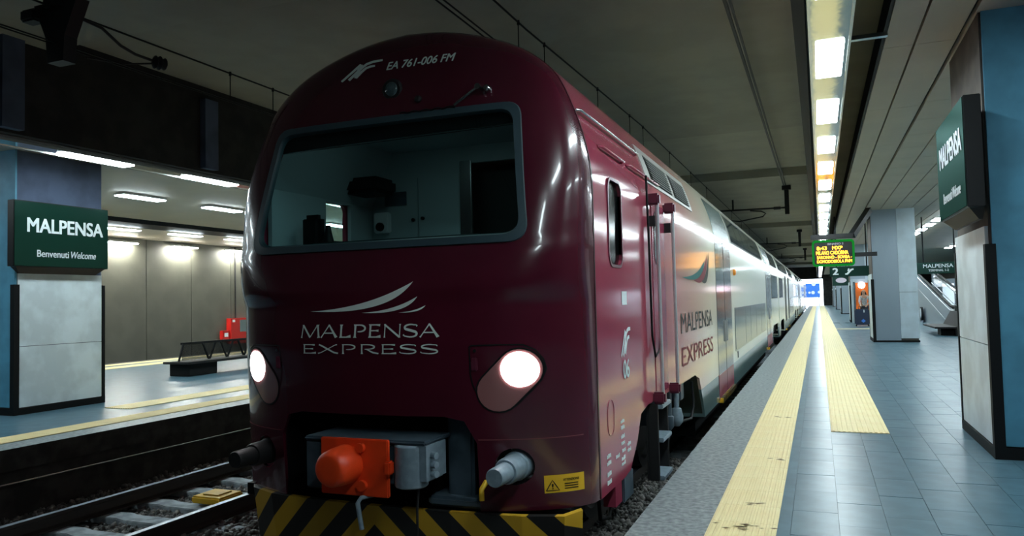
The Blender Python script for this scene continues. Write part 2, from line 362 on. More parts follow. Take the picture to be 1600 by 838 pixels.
# ---- right platform: granite edge, tiles, far run
fl = tag(MB().box(-1.0, 9.4, -16, 112, -2.6, Z0-.012).build('floor', 'joint'), kind='structure')
tag(MB().box(-1.24, -.75, -16, 112, -1.80, Z0).box(-1.19, -1.0, -16, 112, -2.6, -1.8).build('trim_1', 'edge'), kind='structure')
tile = {}
cells = []
for i in range(-3, 34):
    x0 = .07+.3*i
    if x0 < -.32: continue
    for j in range(0, 66):
        y0 = 4.4+.6*j+(.3 if i % 2 else 0); yc = y0+.3; xm = x0+.15
        if yc > 44: continue
        vis = (xm-.75)/(yc) < .36 and not (.1 < xm < .65 and yc > 9.6)
        if vis and yc > 8 and xm > 1.46 and xm < 2.73 and yc < 9.7: vis = False
        cells.append((yc*yc+xm*xm if vis else 1e6+yc, x0, y0))
cells.sort()
for m_ in ('floor', 'floor2'):
    tile[m_] = None
rest = {'floor': MB(), 'floor2': MB()}
for n_, (key, x0, y0) in enumerate(cells):
    mk = 'floor' if rng.random() < .6 else 'floor2'
    if n_ < 300 and key < 1e6:
        if tile[mk] is None:
            tile[mk] = MB().box(x0+.0012, x0+.2988, y0+.0012, y0+.5988, Z0-.012, Z0).build('tile', mk, fl, bevel=.001)
            base = (x0, y0); tile[mk+'b'] = base
        else:
            inst(tile[mk], fl, (x0-tile[mk+'b'][0], y0-tile[mk+'b'][1], float(rng.normal(0, .0006))))
    else: rest[mk].box(x0+.0012, x0+.2988, y0+.0012, y0+.5988, Z0-.012, Z0)
for m_ in rest: rest[m_].build('tile_run', m_, fl, kind='stuff', fix=False)
MB().box(-.31, -.2312, -16, 44.4, Z0-.012, Z0).box(-.75, 9.4, 44.3, 112, Z0-.012, Z0-.001).box(-.75, 9.4, -16, 4.4, Z0-.012, Z0-.001).box(-.75, -.29, 4.3, 44.4, Z0-.012, Z0-.001).build('far_paving', 'floor', fl)
tactile('tactile_strip', -.75, -.31, 3.2, 110, .45, 40, 'yellow ribbed warning strip running along the platform edge beside the train')
tactile('tactile_strip', .07, .67, 9.35, 110, .6, 45, 'wide yellow ribbed guide strip starting in the middle of the walkway')
t = MB()
for xx, yy, n_ in ((-.5, 5.35, 9), (-.42, 5.95, 5), (-.40, 7.6, 6), (-.55, 5.33, 5), (-.45, 10.2, 6)):
    for k in range(n_):
        a = xx+rng.normal(0, .07); b = yy+rng.normal(0, .03); s = .008+.014*rng.random()
        t.add([(a-s*2, b, Z0+.0125), (a, b-s, Z0+.0125), (a+s*2, b+s*.4, Z0+.0125), (a+s*.3, b+s, Z0+.0125)], [(0, 1, 2, 3)])
tag(t.build('scuff_mark', 'stain'), kind='stuff')
bpy.data.objects['scuff_mark']['label'] = 'brown scuff marks on the edge warning strip'
# cross strip by the second pillar
o = MB().box(.68, 2.0, 36.3, 36.75, Z0, Z0+.008).build('tactile_strip', 'yellow'); tag(o, 'short yellow cross strip leading from the guide strip toward the suitcase', 'tactile strip')
# ---- left platform
fl2 = tag(MB().box(-19.1, -8.8, -16, 112, -2.6, Z0-.002).build('floor_left', 'floor'), kind='structure')
fl2.name = 'floor.001'
tag(MB().box(-9.0, -8.6, -16, 112, -1.80, Z0).box(-8.86, -8.66, -16, 112, -2.6, -1.8).build('trim_2', 'pit'), kind='structure')
tag(MB().box(-9.0, -8.6, -16, 60, Z0, Z0+.002).build('trim_3', 'edge'), kind='structure')
tag(MB().box(-19.36, -19.0, -16, 60, -2.6, Z0).build('trim_4', 'pit'), kind='structure')
tactile('tactile_strip', -9.47, -9.03, 4.1, 60, .45, 30, 'yellow ribbed warning strip along the edge of the far left platform')
tactile('tactile_strip', -10.62, -10.08, 8.9, 60, .6, 30, 'yellow guide strip beginning past the pillar on the left platform')
tactile('tactile_strip', -18.05, -17.45, 10.1, 60, .6, 30, 'yellow guide strip on the rear side of the left platform near the wall')
tactile('tactile_strip', -18.87, -18.43, 6.1, 60, .45, 30, 'yellow warning strip along the rear edge of the left platform')
# pipe on the platform face
tag(MB().tube([(-8.52, -4, -1.90), (-8.52, 9, -1.93), (-8.52, 40, -1.93)], .014, 8).build('trackside_pipe', 'steel', smooth=60), 'thin shiny pipe along the dark side of the left platform', 'pipe')
# ---- track bed, walls, ceilings
tag(MB().box(-8.9, -.9, -16, 112, -2.75, -2.40).build('track_bed', 'dirt'), kind='structure')
tag(MB().box(-22.4, -19.0, -16, 112, -2.75, -2.40).build('track_bed', 'dirt'), kind='structure')
wl = tag(MB().box(-22.6, -22.24, -16, 112, -2.6, 4.2).build('wall_left', 'soot'), kind='structure')
src = None
for k in range(14):
    y0 = 5.62+2.1*k
    if src is None: src = MB().box(-22.24, -22.2, y0+.012, y0+2.088, -2.4, 2.6).build('panel', 'wall', wl); b0 = y0
    else: inst(src, wl, (0, y0-b0, 0))
tag(MB().box(14.0, 14.4, -16, 112, -2.6, 4.2).build('wall_right', 'wall'), kind='structure')
tag(MB().box(-22.6, 14.4, -16.4, -16, -2.6, 4.4).build('wall_back', 'soot'), kind='structure')
tag(MB().box(-22.6, -9.9, 112, 112.4, -2.6, 4.4).box(.6, 14.4, 112, 112.4, -2.6, 4.4).box(-9.9, .6, 112, 112.4, 2.1, 4.4).build('wall_front', 'soot'), kind='structure')
tag(MB().box(9.4, 14.0, -16, 112, -2.75, -2.3).build('track_bed', 'dirt'), kind='structure')
tag(MB().box(-22.6, 14.4, -16.4, 112.4, 3.85, 4.2).build('ceiling', 'ceil'), kind='structure')
tag(MB().box(-9.72, -.12, 7.27, 18.4, 3.83, 3.85).build('ceiling_beam', 'beam'), kind='structure')
for a, b in ((-9.5, 7.27), (24.3, 34.6), (42.5, 53), (60.8, 71), (79, 89), (97, 107)):
    tag(MB().box(-9.72, -.12, a, b, 3.6, 3.85).build('ceiling_beam', 'beam'), kind='structure')
tag(MB().box(-.12, -.02, -16, 112, 2.36, 3.85).build('trim_5', 'black'), kind='structure')
fz = tag(MB().box(-9.86, -9.74, -16, 112, 2.36, 3.85).build('trim_6', 'soot'), kind='structure')
for y0 in (6.55, 10.05, 13.55): MB().box(-9.74, -9.62, y0, y0+.30, 2.4, 3.6).build('strut', 'pdark', fz)
# platform ceilings
cr = tag(MB().box(.73, 14.0, -16, 112, 2.68, 2.8).build('ceiling.001', 'black'), kind='structure')
def ceil_panels(parent, xs, y0, y1, step, m_, lim):
    made = 0; run = MB()
    for a, b in zip(xs, xs[1:]):
        src = None; k = 0
        while y0+k*step < y1:
            y = y0+k*step
            if y < lim:
                if src is None: src = MB().box(a+.012, b-.012, y+.006, y+step-.006, 2.62, 2.68).build('panel', m_, parent); 
                else: inst(src, parent, (0, k*step, 0))
            else: run.box(a+.012, b-.012, y+.006, y+step-.006, 2.62, 2.68)
            k += 1
    if run.v: run.build('panel_run', m_, parent, kind='stuff', fix=False)
ceil_panels(cr, (.73, 1.04, 1.44), 3.0, 110, 3.0, 'panel', 33)
ceil_panels(cr, (1.46, 1.9, 2.34, 2.78, 3.22, 3.66), 7.0, 110, 1.2, 'panel', 38)
MB().box(3.68, 13.9, -16, 112, 2.62, 2.68).box(.74, 3.66, -16, 3, 2.62, 2.68).box(1.46, 3.66, 3, 7, 2.62, 2.68).build('panel_field', 'panel', cr)
MB().box(.70, .73, -16, 112, 2.60, 2.86).build('edge_strip', 'black', cr)
cl = tag(MB().box(-22.2, -10.57, -16, 112, 2.5, 2.62).build('ceiling.002', 'panel'), kind='structure')
MB().box(-18.3, -17.3, -16, 112, 2.38, 2.5).build('dark_duct', 'black', cl); MB().box(-10.62, -10.5, -16, 112, 2.36, 2.62).build('edge_strip', 'black', cl)
# metal lamp channels hanging over the platform edges
def xshift(y): return .003*(min(max(y, 0), 34)-6.5)
ys = [-14, 0, 6.5, 20, 34, 111]
def channel(x0, x1, z, slant, name, label):
    t = thing(name, (x0, 0, z), label, 'lamp channel')
    mb = MB(); sl = MB()
    for a, b in zip(ys, ys[1:]):
        da, db = (xshift(a), xshift(b)) if slant else (0, 0)
        mb.add([(x0+da, a, z), (x1+da, a, z), (x1+db, b, z), (x0+db, b, z), (x0+da, a, z+.03), (x1+da, a, z+.03), (x1+db, b, z+.03), (x0+db, b, z+.03)],
               [(0, 3, 2, 1), (4, 5, 6, 7), (0, 1, 5, 4), (2, 3, 7, 6), (1, 2, 6, 5), (3, 0, 4, 7)])
        for e0 in (x0-.022, x1):
            sl.add([(e0+da, a, z-.012), (e0+.022+da, a, z-.012), (e0+.022+db, b, z-.012), (e0+db, b, z-.012), (e0+da, a, z+.09), (e0+.022+da, a, z+.09), (e0+.022+db, b, z+.09), (e0+db, b, z+.09)],
                   [(0, 3, 2, 1), (4, 5, 6, 7), (0, 1, 5, 4), (2, 3, 7, 6), (1, 2, 6, 5), (3, 0, 4, 7)])
    mb.build('soffit', 'mirror', t, fix=False); sl.build('side_rail', 'steel', t, fix=False)
    hg = MB()
    for y in range(-12, 110, 6): hg.box(x0+.1+(xshift(y) if slant else 0), x0+.14+(xshift(y) if slant else 0), y, y+.04, z+.03, 3.85)
    hg.build('hanger', 'black', t, kind='stuff'); return t
channel(.02, .34, 2.33, True, 'lamp_channel', 'polished metal lamp channel hanging above the right platform walkway')
channel(-10.26, -9.92, 2.30, False, 'lamp_channel', 'long lamp channel along the track side of the left platform ceiling')
tag(MB().box(.37, .72, 8.15, 8.22, 2.50, 2.54).build('cross_brace', 'steel'), 'pale cross bar in the dark gap beside the lamp channel', 'bracket')
# lamps
ORD = ['first', 'second', 'third', 'fourth', 'fifth', 'sixth', 'seventh', 'eighth', 'ninth', 'tenth', 'eleventh', 'twelfth', 'thirteenth', 'fourteenth']
def lamp_row(name, x, z, ks, y0, pitch, ln, wd, m_, label, group, slant=False, holder=True, seen=(0, 0), rest=''):
    """seen: the lamps of the row that the photograph shows one by one; the others share the label rest"""
    src = None
    for k in ks:
        y = y0+pitch*k; xx = x+(xshift(y+.6) if slant else 0)
        lb = (ORD[k-seen[0]]+' '+label+', counted from the camera') if seen[0] <= k < seen[1] else rest
        if src is None:
            src = thing(name, (xx, y, z), lb, 'ceiling lamp', group)
            if holder: MB().box(xx-wd/2-.012, xx+wd/2+.012, y-.012, y+ln+.012, z+.012, z+.05).build('lamp_tray', 'steel', src)
            MB().box(xx-wd/2, xx+wd/2, y, y+ln, z-.012, z+.012).build('diffuser', m_, src, bevel=.008)
        else:
            c = copy_tree(src); c.location = (xx, y, z+H); c['label'] = lb
lamp_row('channel_lamp', .18, 2.317, range(-3, 44), 7.55, 2.36, 1.17, .25, 'channel_lamp', 'white lamp in the polished channel over the right platform', 'lamps in the right channel', True, False, (0, 12), 'tiny white lamp merging into the far line of the right channel, or out of view')
lamp_row('ceiling_lamp', 4.05, 2.56, range(-1, 34), 6.6, 2.36, 1.15, .3, 'channel_lamp', 'oblong lamp visible right of the metal clad pillar', 'lamps over the middle of the right platform', seen=(10, 14), rest='oblong lamp over the middle of the right platform, hidden behind pillars or signs')
lamp_row('ceiling_lamp', -10.09, 2.287, range(-2, 13), 7.75, 2.33, 1.15, .26, 'strip_lamp', 'large bright lamp along the left platform edge', 'lamps along the left platform edge', False, False, (0, 2), 'lamp along the left platform edge, hidden by the train or out of view')
lamp_row('ceiling_lamp', -13.6, 2.43, range(-4, 12), 11.75, 2.44, 1.12, .28, 'strip_lamp', 'white lamp in the middle row of the left platform ceiling', 'lamps over the middle of the left platform', seen=(0, 2), rest='lamp over the middle of the left platform, hidden by train or pillar')
lamp_row('ceiling_lamp', -18.4, 2.31, range(-4, 8), 17.75, 2.40, 1.2, .26, 'strip_lamp', 'white lamp under the dark duct behind the left pillar', 'lamps under the rear duct', False, False, (-1, 2), 'lamp under the dark rear duct, hidden by train or pillar')
lamp_row('wall_lamp', -21.98, 2.30, range(-3, 6), 18.55, 2.75, 1.15, .2, 'wash_lamp', 'wall lamp throwing a bright pool on the rear wall', 'lamps along the rear wall', seen=(0, 3), rest='lamp close to the rear wall, hidden by train or pillar')
lamp_row('spot_lamp', 7.2, 2.55, range(0, 5), 43, 2.0, .5, .35, 'channel_lamp', 'small lamp in the short row behind the terminal sign', 'small lamps behind the terminal sign', seen=(0, 5))

# ---- pillars
def pillar(x0, x1, y0, y1, face, label, kind, top=2.62):
    """face: side of the pillar that looks at the track (-1 = left, +1 = right)"""
    t = thing('pillar', ((x0+x1)/2, y0, Z0), label, 'pillar')
    xf = x0 if face < 0 else x1
    e = .03; s = -1 if face < 0 else 1
    MB().box(x0+e, x1-e, y0+e, y1-e, Z0, top).build('core', 'pconc' if face < 0 else 'pdark', t)
    # near side paint
    def near(a, b, z0, z1, m_, nm): return MB().box(a, b, y0, y0+e, z0, z1).build(nm, m_, t)
    if kind == 'blue': near(x0+.05, x1, Z0+.12, top, 'pblue', 'painted_face')
    else:
        m1 = x0+.76*(x1-x0)/1.27
        near(x0+.05, m1, Z0+.06, top, 'pgrey', 'metal_cladding'); near(m1+.005, x1, Z0+.12, .0, 'plight', 'painted_panel'); near(m1+.005, x1, .01, top, 'plight', 'painted_panel')
    MB().box(x0, x1, y0-.012, y0+e, Z0, Z0+(.11 if kind == 'blue' else .06)).build('base_trim', 'black', t)
    # track side: two white panels, dark corner trims, base trim
    xa, xb = sorted((xf, xf-s*e))
    MB().box(xa, xb, y0+.05, y1-.05, Z0+.11, -.52).build('cladding', 'pwhite', t); MB().box(xa, xb, y0+.05, y1-.05, -.512, .60).build('cladding', 'pwhite', t)
    xo, xi = sorted((xf+s*.012, xf-s*e))
    MB().box(xo, xi, y0-.012, y1+.012, Z0, Z0+.10).build('base_trim', 'black', t)
    xo, xi = sorted((xf+s*.014, xf-s*.075))
    MB().box(xo, xi, y0-.016, y0+.07, Z0, .43).build('corner_trim', 'black', t)
    MB().box(*sorted((xf+s*.010, xf-s*.05)), y1-.045, y1+.012, Z0, .43).build('corner_trim', 'black', t)
    return t
pillar(1.46, 2.75, 8.19, 9.92, -1, 'nearest right pillar with a blue front face and white cladding beside the walkway', 'blue')
pillar(1.56, 2.85, 26.5, 28.2, -1, 'grey metal clad pillar standing right of the departure board', 'grey')
pillar(1.56, 2.85, 44.8, 46.5, -1, 'pale pillar behind the person with the suitcase', 'grey')
pillar(1.56, 2.85, 63.1, 64.8, -1, 'grey pillar seen under the platform number sign', 'grey')
pillar(1.56, 2.85, 81.4, 83.1, -1, 'small distant pillar, second from the far end on the right', 'grey')
pillar(1.56, 2.85, 99.7, 101.4, -1, 'farthest pillar near the bright end of the right platform', 'grey')
pillar(-12.55, -11.3, 7.9, 9.46, 1, 'pillar on the left platform carrying a green station sign above white cladding', 'blue', 2.5)

# ---- name signs on the pillars
def name_sign(xf, s, y0, y1, z0, z1, depth, label):
    """board on the track side of a pillar; s = direction it faces"""
    t = thing('station_sign', (xf, (y0+y1)/2, z0), label, 'sign')
    xa, xb = sorted((xf, xf+s*depth))
    MB().box(xa, xb, y0, y1, z0, z1).build('sign_box', 'signback', t, bevel=.006)
    xe = xf+s*depth
    MB().box(*sorted((xe, xe+s*.006)), y0+.012, y1-.012, z0+.012, z1-.012).build('sign_face', 'sign', t)
    W = y1-y0; Hh = z1-z0
    def mp(a, b):
        if s > 0: return lambda u, v, w_: (xe+s*.009, y0+a*W+u, z0+b*Hh+v)
        return lambda u, v, w_: (xe+s*.009, y1-a*W-u, z0+b*Hh+v)
    text_mb('MALPENSA', mp(.13, .53), W*.80, Hh*.215, bold=.030).build('lettering', 'white', t, fix=False)
    text_mb('Benvenuti', mp(.225, .155), W*.325, Hh*.105, bold=.020).build('lettering', 'white', t, fix=False)
    text_mb('Welcome', mp(.575, .155), W*.275, Hh*.105, bold=.020, shear=.25).build('lettering', 'white', t, fix=False)
    if s < 0: MB().box(xf, xf+.07, y0+.55, y1-.1, z0+.1, z1-.1).build('mount', 'signback', t)
    # sloping bracket below
    za = z0-.10
    MB().add([(xf, y0+.05, z0), (xe-s*.02, y0+.05, z0), (xe-s*.02, y1-.05, z0), (xf, y1-.05, z0), (xf, y0+.16, za), (xf+s*.03, y0+.16, za), (xf+s*.03, y1-.16, za), (xf, y1-.16, za)],
             [(0, 1, 2, 3), (4, 5, 6, 7), (0, 1, 5, 4), (1, 2, 6, 5), (2, 3, 7, 6), (3, 0, 4, 7)]).build('bracket', 'brown', t)
    return t
name_sign(-11.298, 1, 7.78, 9.42, .70, 1.71, .14, 'dark green welcome sign on the left platform pillar')
name_sign(1.39, -1, 7.72, 9.32, .74, 1.74, .14, 'dark green welcome sign high on the near right pillar')
# ================================================================ TRAIN
XC, YS, HW = -2.965, 5.27, 1.485
_ct = [(1.485, 0), (1.485, .80), (1.48, .92), (1.462, 1.06), (1.405, 1.29), (1.295, 1.57), (1.22, 1.70), (1.06, 1.845), (.86, 1.955), (.6, 2.05), (.3, 2.12), (0, 2.14)]
def chaikin(p, n=2):
    for _ in range(n):
        q = [p[0]]
        for a, b in zip(p, p[1:]): q += [(a[0]*.75+b[0]*.25, a[1]*.75+b[1]*.25), (a[0]*.25+b[0]*.75, a[1]*.25+b[1]*.75)]
        q.append(p[-1]); p = q
    return p
PROF = chaikin(_ct)
_th = np.array([math.atan2(z, x) for x, z in PROF]); _rr = np.array([math.hypot(x, z) for x, z in PROF])
_pz = np.array([p[1] for p in PROF]); _px = np.array([p[0] for p in PROF])
def rad(a): return float(np.interp(a, _th, _rr))
def sx(z): return HW if z <= 0 else float(np.interp(z, _pz, _px))      # half width of the car at height z
def gauge(x, z):
    x = abs(x); return x/HW if z <= 0 else math.hypot(x, z)/rad(math.atan2(z, x))
_ZY = [-1.7, -1.41, -.9, -.3, .1, .43, 1.38, 1.63, 2.0, 2.2]; _YC = [4.66, 4.63, 4.60, 4.59, 4.65, 4.76, 4.955, 5.0, 5.06, 5.09]
_ZP = [-1.41, -.8, -.4, 0, .35, .8, 1.4, 2.1]; _PP = [2.0, 2.3, 2.7, 3.4, 8, 9, 8, 7.5]
def FY(x, z):                     # depth of the nose surface, x relative to the car axis
    t = min(gauge(x, z), 1); return YS-(YS-float(np.interp(z, _ZY, _YC)))*math.sqrt(max(0, 1-t**float(np.interp(z, _ZP, _PP))))
def fm(x0, z0, off=.006): return lambda u, v, w_: (XC+x0+u, FY(x0+u, z0+v)-off, z0+v)     # onto the nose
def sm_(y0, z0, off=.005): return lambda u, v, w_: (XC+sx(z0+v)+off, y0+u, z0+v)          # onto the right flank
def ring_body(y0, y1, n=40):
    """hollow car shell: outer and inner section closed by a floor"""
    zb = -1.62
    half = [(HW, zb)]+[(HW, -1.2), (HW, -.6)]+PROF
    out = half+[(-x, z) for x, z in half[::-1][1:]]
    inn = []
    for x, z in out: k = 1-.045/max(.3, math.hypot(x, z)); inn.append((x*k, max(z*k, zb+.05) if z > zb else zb+.05))
    N = len(out); mb = MB(); vs = []
    for y in (y0, y1): vs += [(XC+x, y, z) for x, z in out]+[(XC+x, y, z) for x, z in inn]
    fs = []
    for i in range(N):
        j = (i+1) % N
        fs += [(i, j, 2*N+j, 2*N+i), (N+i, 3*N+i, 3*N+j, N+j), (i, N+i, N+j, j), (2*N+i, 2*N+j, 3*N+j, 3*N+i)]
    return mb.add(vs, fs)
def flank(y0, y1, za, zb, off=.004, n=6, thick=.0):
    """panel hugging the right flank between two heights"""
    mb = MB(); vs = []; zs = [za+(zb-za)*k/n for k in range(n+1)]
    for y in (y0, y1): vs += [(XC+sx(z)+off, y, z) for z in zs]
    m_ = n+1; fs = [(i, m_+i, m_+i+1, i+1) for i in range(n)]
    # rims back to the skin so that the panel has an edge
    for y, b in ((y0, 0), (y1, m_)):
        k0 = len(vs); vs += [(XC+sx(z)-.003, y, z) for z in zs]
        fs += [(b+i, b+i+1, k0+i+1, k0+i) for i in range(n)]
    k0 = len(vs); vs += [(XC+sx(za)-.003, y0, za), (XC+sx(za)-.003, y1, za), (XC+sx(zb)-.003, y0, zb), (XC+sx(zb)-.003, y1, zb)]
    fs += [(0, k0, k0+1, m_), (n, m_+n, k0+3, k0+2)]
    return mb.add(vs, fs)
def rails_(mb, y0, y1, z, r=.012, off=.03):
    return mb.tube([(XC+sx(z)+.0, y0, z), (XC+sx(z)+off, y0+.03, z), (XC+sx(z)+off, y1-.03, z), (XC+sx(z), y1, z)], r, 8)
def bogie(car, yc):
    b = MB()
    for s in (-1, 1):
        x = XC+s*1.02
        b.prism([(yc-1.7, -1.42), (yc-1.0, -1.42), (yc-.6, -1.62), (yc+.6, -1.62), (yc+1.0, -1.42), (yc+1.7, -1.42), (yc+1.7, -1.30), (yc+.9, -1.28), (yc+.5, -1.42), (yc-.5, -1.42), (yc-.9, -1.28), (yc-1.7, -1.30)], 'x', x-.07, x+.07)
    b.box(XC-1.0, XC+1.0, yc-.2, yc+.2, -1.6, -1.35)
    fr = b.build('bogie', 'iron', car)
    for dy in (-1.2, 1.2):
        w_ = MB()
        for s in (-1, 1): w_.lathe((XC+s*.675, yc+dy, -1.69), (s, 0, 0), [(0, .484), (.028, .482), (.036, .456), (.15, .454), (.15, .36), (.10, .33), (.10, .12), (.16, .10)], 28)
        w_.cyl((XC-.72, yc+dy, -1.69), (XC+.72, yc+dy, -1.69), .08)
        w_.build('wheelset', 'iron', fr, smooth=35)
        for s in (-1, 1): MB().box(XC+s*1.02-.11, XC+s*1.02+.11, yc+dy-.16, yc+dy+.16, -1.84, -1.52).cyl((XC+s*1.02, yc+dy, -1.52), (XC+s*1.02, yc+dy, -1.30), .09).build('axle_box', 'iron', fr, bevel=.02)
    return fr
def passenger_door(car, y0, y1, black=False):
    d_ = flank(y0, y1, -1.22, .93, .006, 8).build('door', 'doorg' if not black else 'cabdark', car)
    ym = (y0+y1)/2
    MB().box(XC+HW+.005, XC+HW+.0075, ym-.012, ym+.012, -1.58, .92).build('door_gap', 'black', d_)
    if not black:
        flank(y0, y1, -1.6, -1.225, .006, 3).build('door_foot', 'doorr', d_)
        for s in (-1, 1): MB().box(XC+HW+.006, XC+HW+.03, ym+s*.13-.02, ym+s*.13+.02, -.75, -.40).build('handle', 'chrome', d_, bevel=.006)
    st = MB()
    for k in range(int((y1-y0)/.12)): st.box(XC+HW-.02, XC+HW+.055, y0+.1+.12*k, y0+.16+.12*k, -1.645, -1.575)
    sb = MB().box(XC+HW-.02, XC+HW+.05, y0+.05, y1-.05, -1.65, -1.58).build('door_step', 'ygloss', car); st.build('hazard_bar', 'black', sb, kind='stuff')
    return d_
def window_strip(car, cuts, za, zb, m_, name='window', back='black', n=4):
    fr = flank(cuts[0]-.04, cuts[-1]+.04, za-.03, zb+.03, .004, n).build(name, back, car)
    for a, b in zip(cuts, cuts[1:]): flank(a+.02, b-.02, za, zb, .008, n).build('pane', m_, fr)
    return fr
def body_cuts(y0, y1, front=False):
    out = []
    if front:
        out.append(cutter(MB().prism([(5.0, -1.415), (6.0, -1.42), (6.2, -1.40), (6.47, -1.22), (6.65, -1.01), (6.93, -.97), (9.79, -.985), (10.16, -1.06), (10.5, -1.5), (10.62, -1.8), (5.0, -1.8)], 'x', -5, -1)))
        pr = rrect(5.70, 6.10, .27, .93, .09)
        out.append(cutter(MB().prism(pr, 'x', -2, -1))); out.append(cutter(MB().prism(rrect(6.08, 6.50, .3, 1.0, .09), 'x', -5, -4)))
    else:
        a = y0+.7; out.append(cutter(MB().prism([(a, -1.8), (a+.2, -1.12), (a+.6, -1.05), (a+3.4, -1.05), (a+3.8, -1.12), (a+4.0, -1.8)], 'x', -5, -1)))
    b = y1-.7; out.append(cutter(MB().prism([(b-4.0, -1.8), (b-3.8, -1.12), (b-3.4, -1.05), (b-.6, -1.05), (b-.2, -1.12), (b, -1.8)], 'x', -5, -1)))
    return out
def car_shell(car, y0, y1, m_, front=False):
    off = worldloc(car); mb = ring_body(y0, y1); me = boolean(cutter(mb), body_cuts(y0, y1, front))
    me.transform(Matrix.Translation(-off)); me.materials.clear(); 
    return link('body', me, m_, car, smooth=30)
# ---------------------------------------------------------------- leading car
car = thing('train_car', (XC, YS, ZR), 'burgundy double deck cab car with lit headlamps at the head of the train', 'train car')
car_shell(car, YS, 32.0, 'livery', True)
# nose shell
TS = sorted(set([k/22 for k in range(0, 19)]+[.85, .88, .905, .925, .945, .96, .972, .982, .99, .996, 1.0]))
vs = []; fs = []; idx = {}
def vid(x, z):
    k = (round(x, 5), round(z, 5))
    if k not in idx: idx[k] = len(vs); vs.append((XC+x, FY(x, z), z))
    return idx[k]
AN = [math.pi*k/96 for k in range(97)]
def upv(a, t):
    r_ = rad(min(a, math.pi-a)); return (t*r_*math.cos(a), t*r_*math.sin(a) if 0 < a < math.pi-1e-9 else 0.0)
for a, b in zip(AN, AN[1:]):
    for t0, t1 in zip(TS, TS[1:]):
        q = []
        for p in (upv(a, t0), upv(a, t1), upv(b, t1), upv(b, t0)):
            i = vid(*p)
            if i not in q: q.append(i)
        if len(q) > 2: fs.append(tuple(q))
TX = [-t for t in TS[::-1]]+TS[1:]
ZL = [-1.41*k/34 for k in range(35)]
for z0, z1 in zip(ZL, ZL[1:]):
    for t0, t1 in zip(TX, TX[1:]): fs.append((vid(t0*HW, z0), vid(t1*HW, z0), vid(t1*HW, z1), vid(t0*HW, z1)))
nm = MB().add(vs, fs).mesh('nose'); bm = bmesh.new(); bm.from_mesh(nm); bmesh.ops.remove_doubles(bm, verts=bm.verts, dist=1e-5); bmesh.ops.recalc_face_normals(bm, faces=bm.faces)
if sum(f_.normal.y for f_ in bm.faces) > 0: bmesh.ops.reverse_faces(bm, faces=bm.faces)
bm.to_mesh(nm); bm.free()
to = bpy.data.objects.new('temporary', nm); COL.objects.link(to); md = to.modifiers.new('s', 'SOLIDIFY'); md.thickness = .03; md.offset = -1; nm2 = evalmesh(to); bpy.data.objects.remove(to)
def rounded(poly, rad_, n=7):
    out = []; N = len(poly)
    for i, p in enumerate(poly):
        p = Vector(p); a = (Vector(poly[i-1])-p); b = (Vector(poly[(i+1) % N])-p); an = a.angle(b)/2; t = rad_/math.tan(an)
        A = p+a.normalized()*t; B = p+b.normalized()*t
        for k in range(n+1):
            u = k/n; out.append(tuple(A*(1-u)**2+p*2*u*(1-u)+B*u*u))
    return out
def densify(poly, d=.06):
    out = []
    for i, p in enumerate(poly):
        q = poly[(i+1) % len(poly)]; L = math.hypot(q[0]-p[0], q[1]-p[1]); n = max(1, int(L/d))
        out += [(p[0]+(q[0]-p[0])*k/n, p[1]+(q[1]-p[1])*k/n) for k in range(n)]
    return out
def ws_poly(e): return densify(rounded([(-1.155+e, .405+e), (1.165-e, .405+e), (1.05-e*.9, 1.425-e), (-1.045+e*.9, 1.425-e)], .13-e*.5))
W0, W1, W2 = ws_poly(0), ws_poly(.03), ws_poly(.062)
def capsule(a, b, r_, n=12):
    a = Vector(a); b = Vector(b); d_ = (b-a).normalized(); t0 = math.atan2(d_.y, d_.x); out = []
    for k in range(n+1): t = t0-math.pi/2+math.pi*k/n; out.append((b.x+r_*math.cos(t), b.y+r_*math.sin(t)))
    for k in range(n+1): t = t0+math.pi/2+math.pi*k/n; out.append((a.x+r_*math.cos(t), a.y+r_*math.sin(t)))
    return out
HLa, HLb, HLr = (1.095, -.455), (.955, -.60), .135
cuts = [cutter(MB().prism(W1, 'y', 3.5, 5.20))]
rec = [(-.80, -1.7), (.80, -1.7), (.80, -.95), (.72, -.80), (.58, -.77), (-.58, -.77), (-.72, -.80), (-.80, -.95)]
cuts.append(cutter(MB().prism([(XC*0+x, z) for x, z in rec], 'y', 3.5, 5.20)))
for s in (-1, 1): cuts.append(cutter(MB().cyl((s*1.03, 3.5, -1.11), (s*1.03, 5.2, -1.11), .125, n=24)))
for c in cuts: c.transform(Matrix.Translation((XC, 0, 0)))
nm3 = boolean(nm2, cuts); nm3.transform(Matrix.Translation(-worldloc(car))); nm3.materials.clear()
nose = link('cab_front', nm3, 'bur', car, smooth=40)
# windscreen
def ring_strip(mb, polys):   # polys: list of (polygon, offset) swept as closed loops
    N = len(polys[0][0]); vs = []
    for P_, off in polys: vs += [(XC+x, FY(x, z)+off, z) for x, z in P_]
    K = len(polys); return mb.add(vs, [(k*N+i, k*N+(i+1) % N, ((k+1) % K)*N+(i+1) % N, ((k+1) % K)*N+i) for k in range(K) for i in range(N)])
ws = thing_part = None
def same(e, n): 
    a = np.array(W0); c = a.mean(0); return [tuple(c+(p-c)*(1-e*np.array([1/1.1, 1/.5]))) for p in a]
gk = ring_strip(MB(), [(same(-.006, 0), .012), (same(0, 0), -.014), (same(.05, 0), -.016), (same(.064, 0), .03)]).build('windscreen_frame', 'rubber', car, smooth=50)
base = same(.055, 0); vs = []; fs = []; N = len(base); cc = np.array(base).mean(0)
RT = [1, .8, .6, .4, .2]
for t_ in RT: vs += [(XC+x, FY(x, z)+.006, z) for x, z in (cc+(np.array(p)-cc)*t_ for p in base)]
vs.append((XC+cc[0], FY(*cc)+.006, cc[1]))
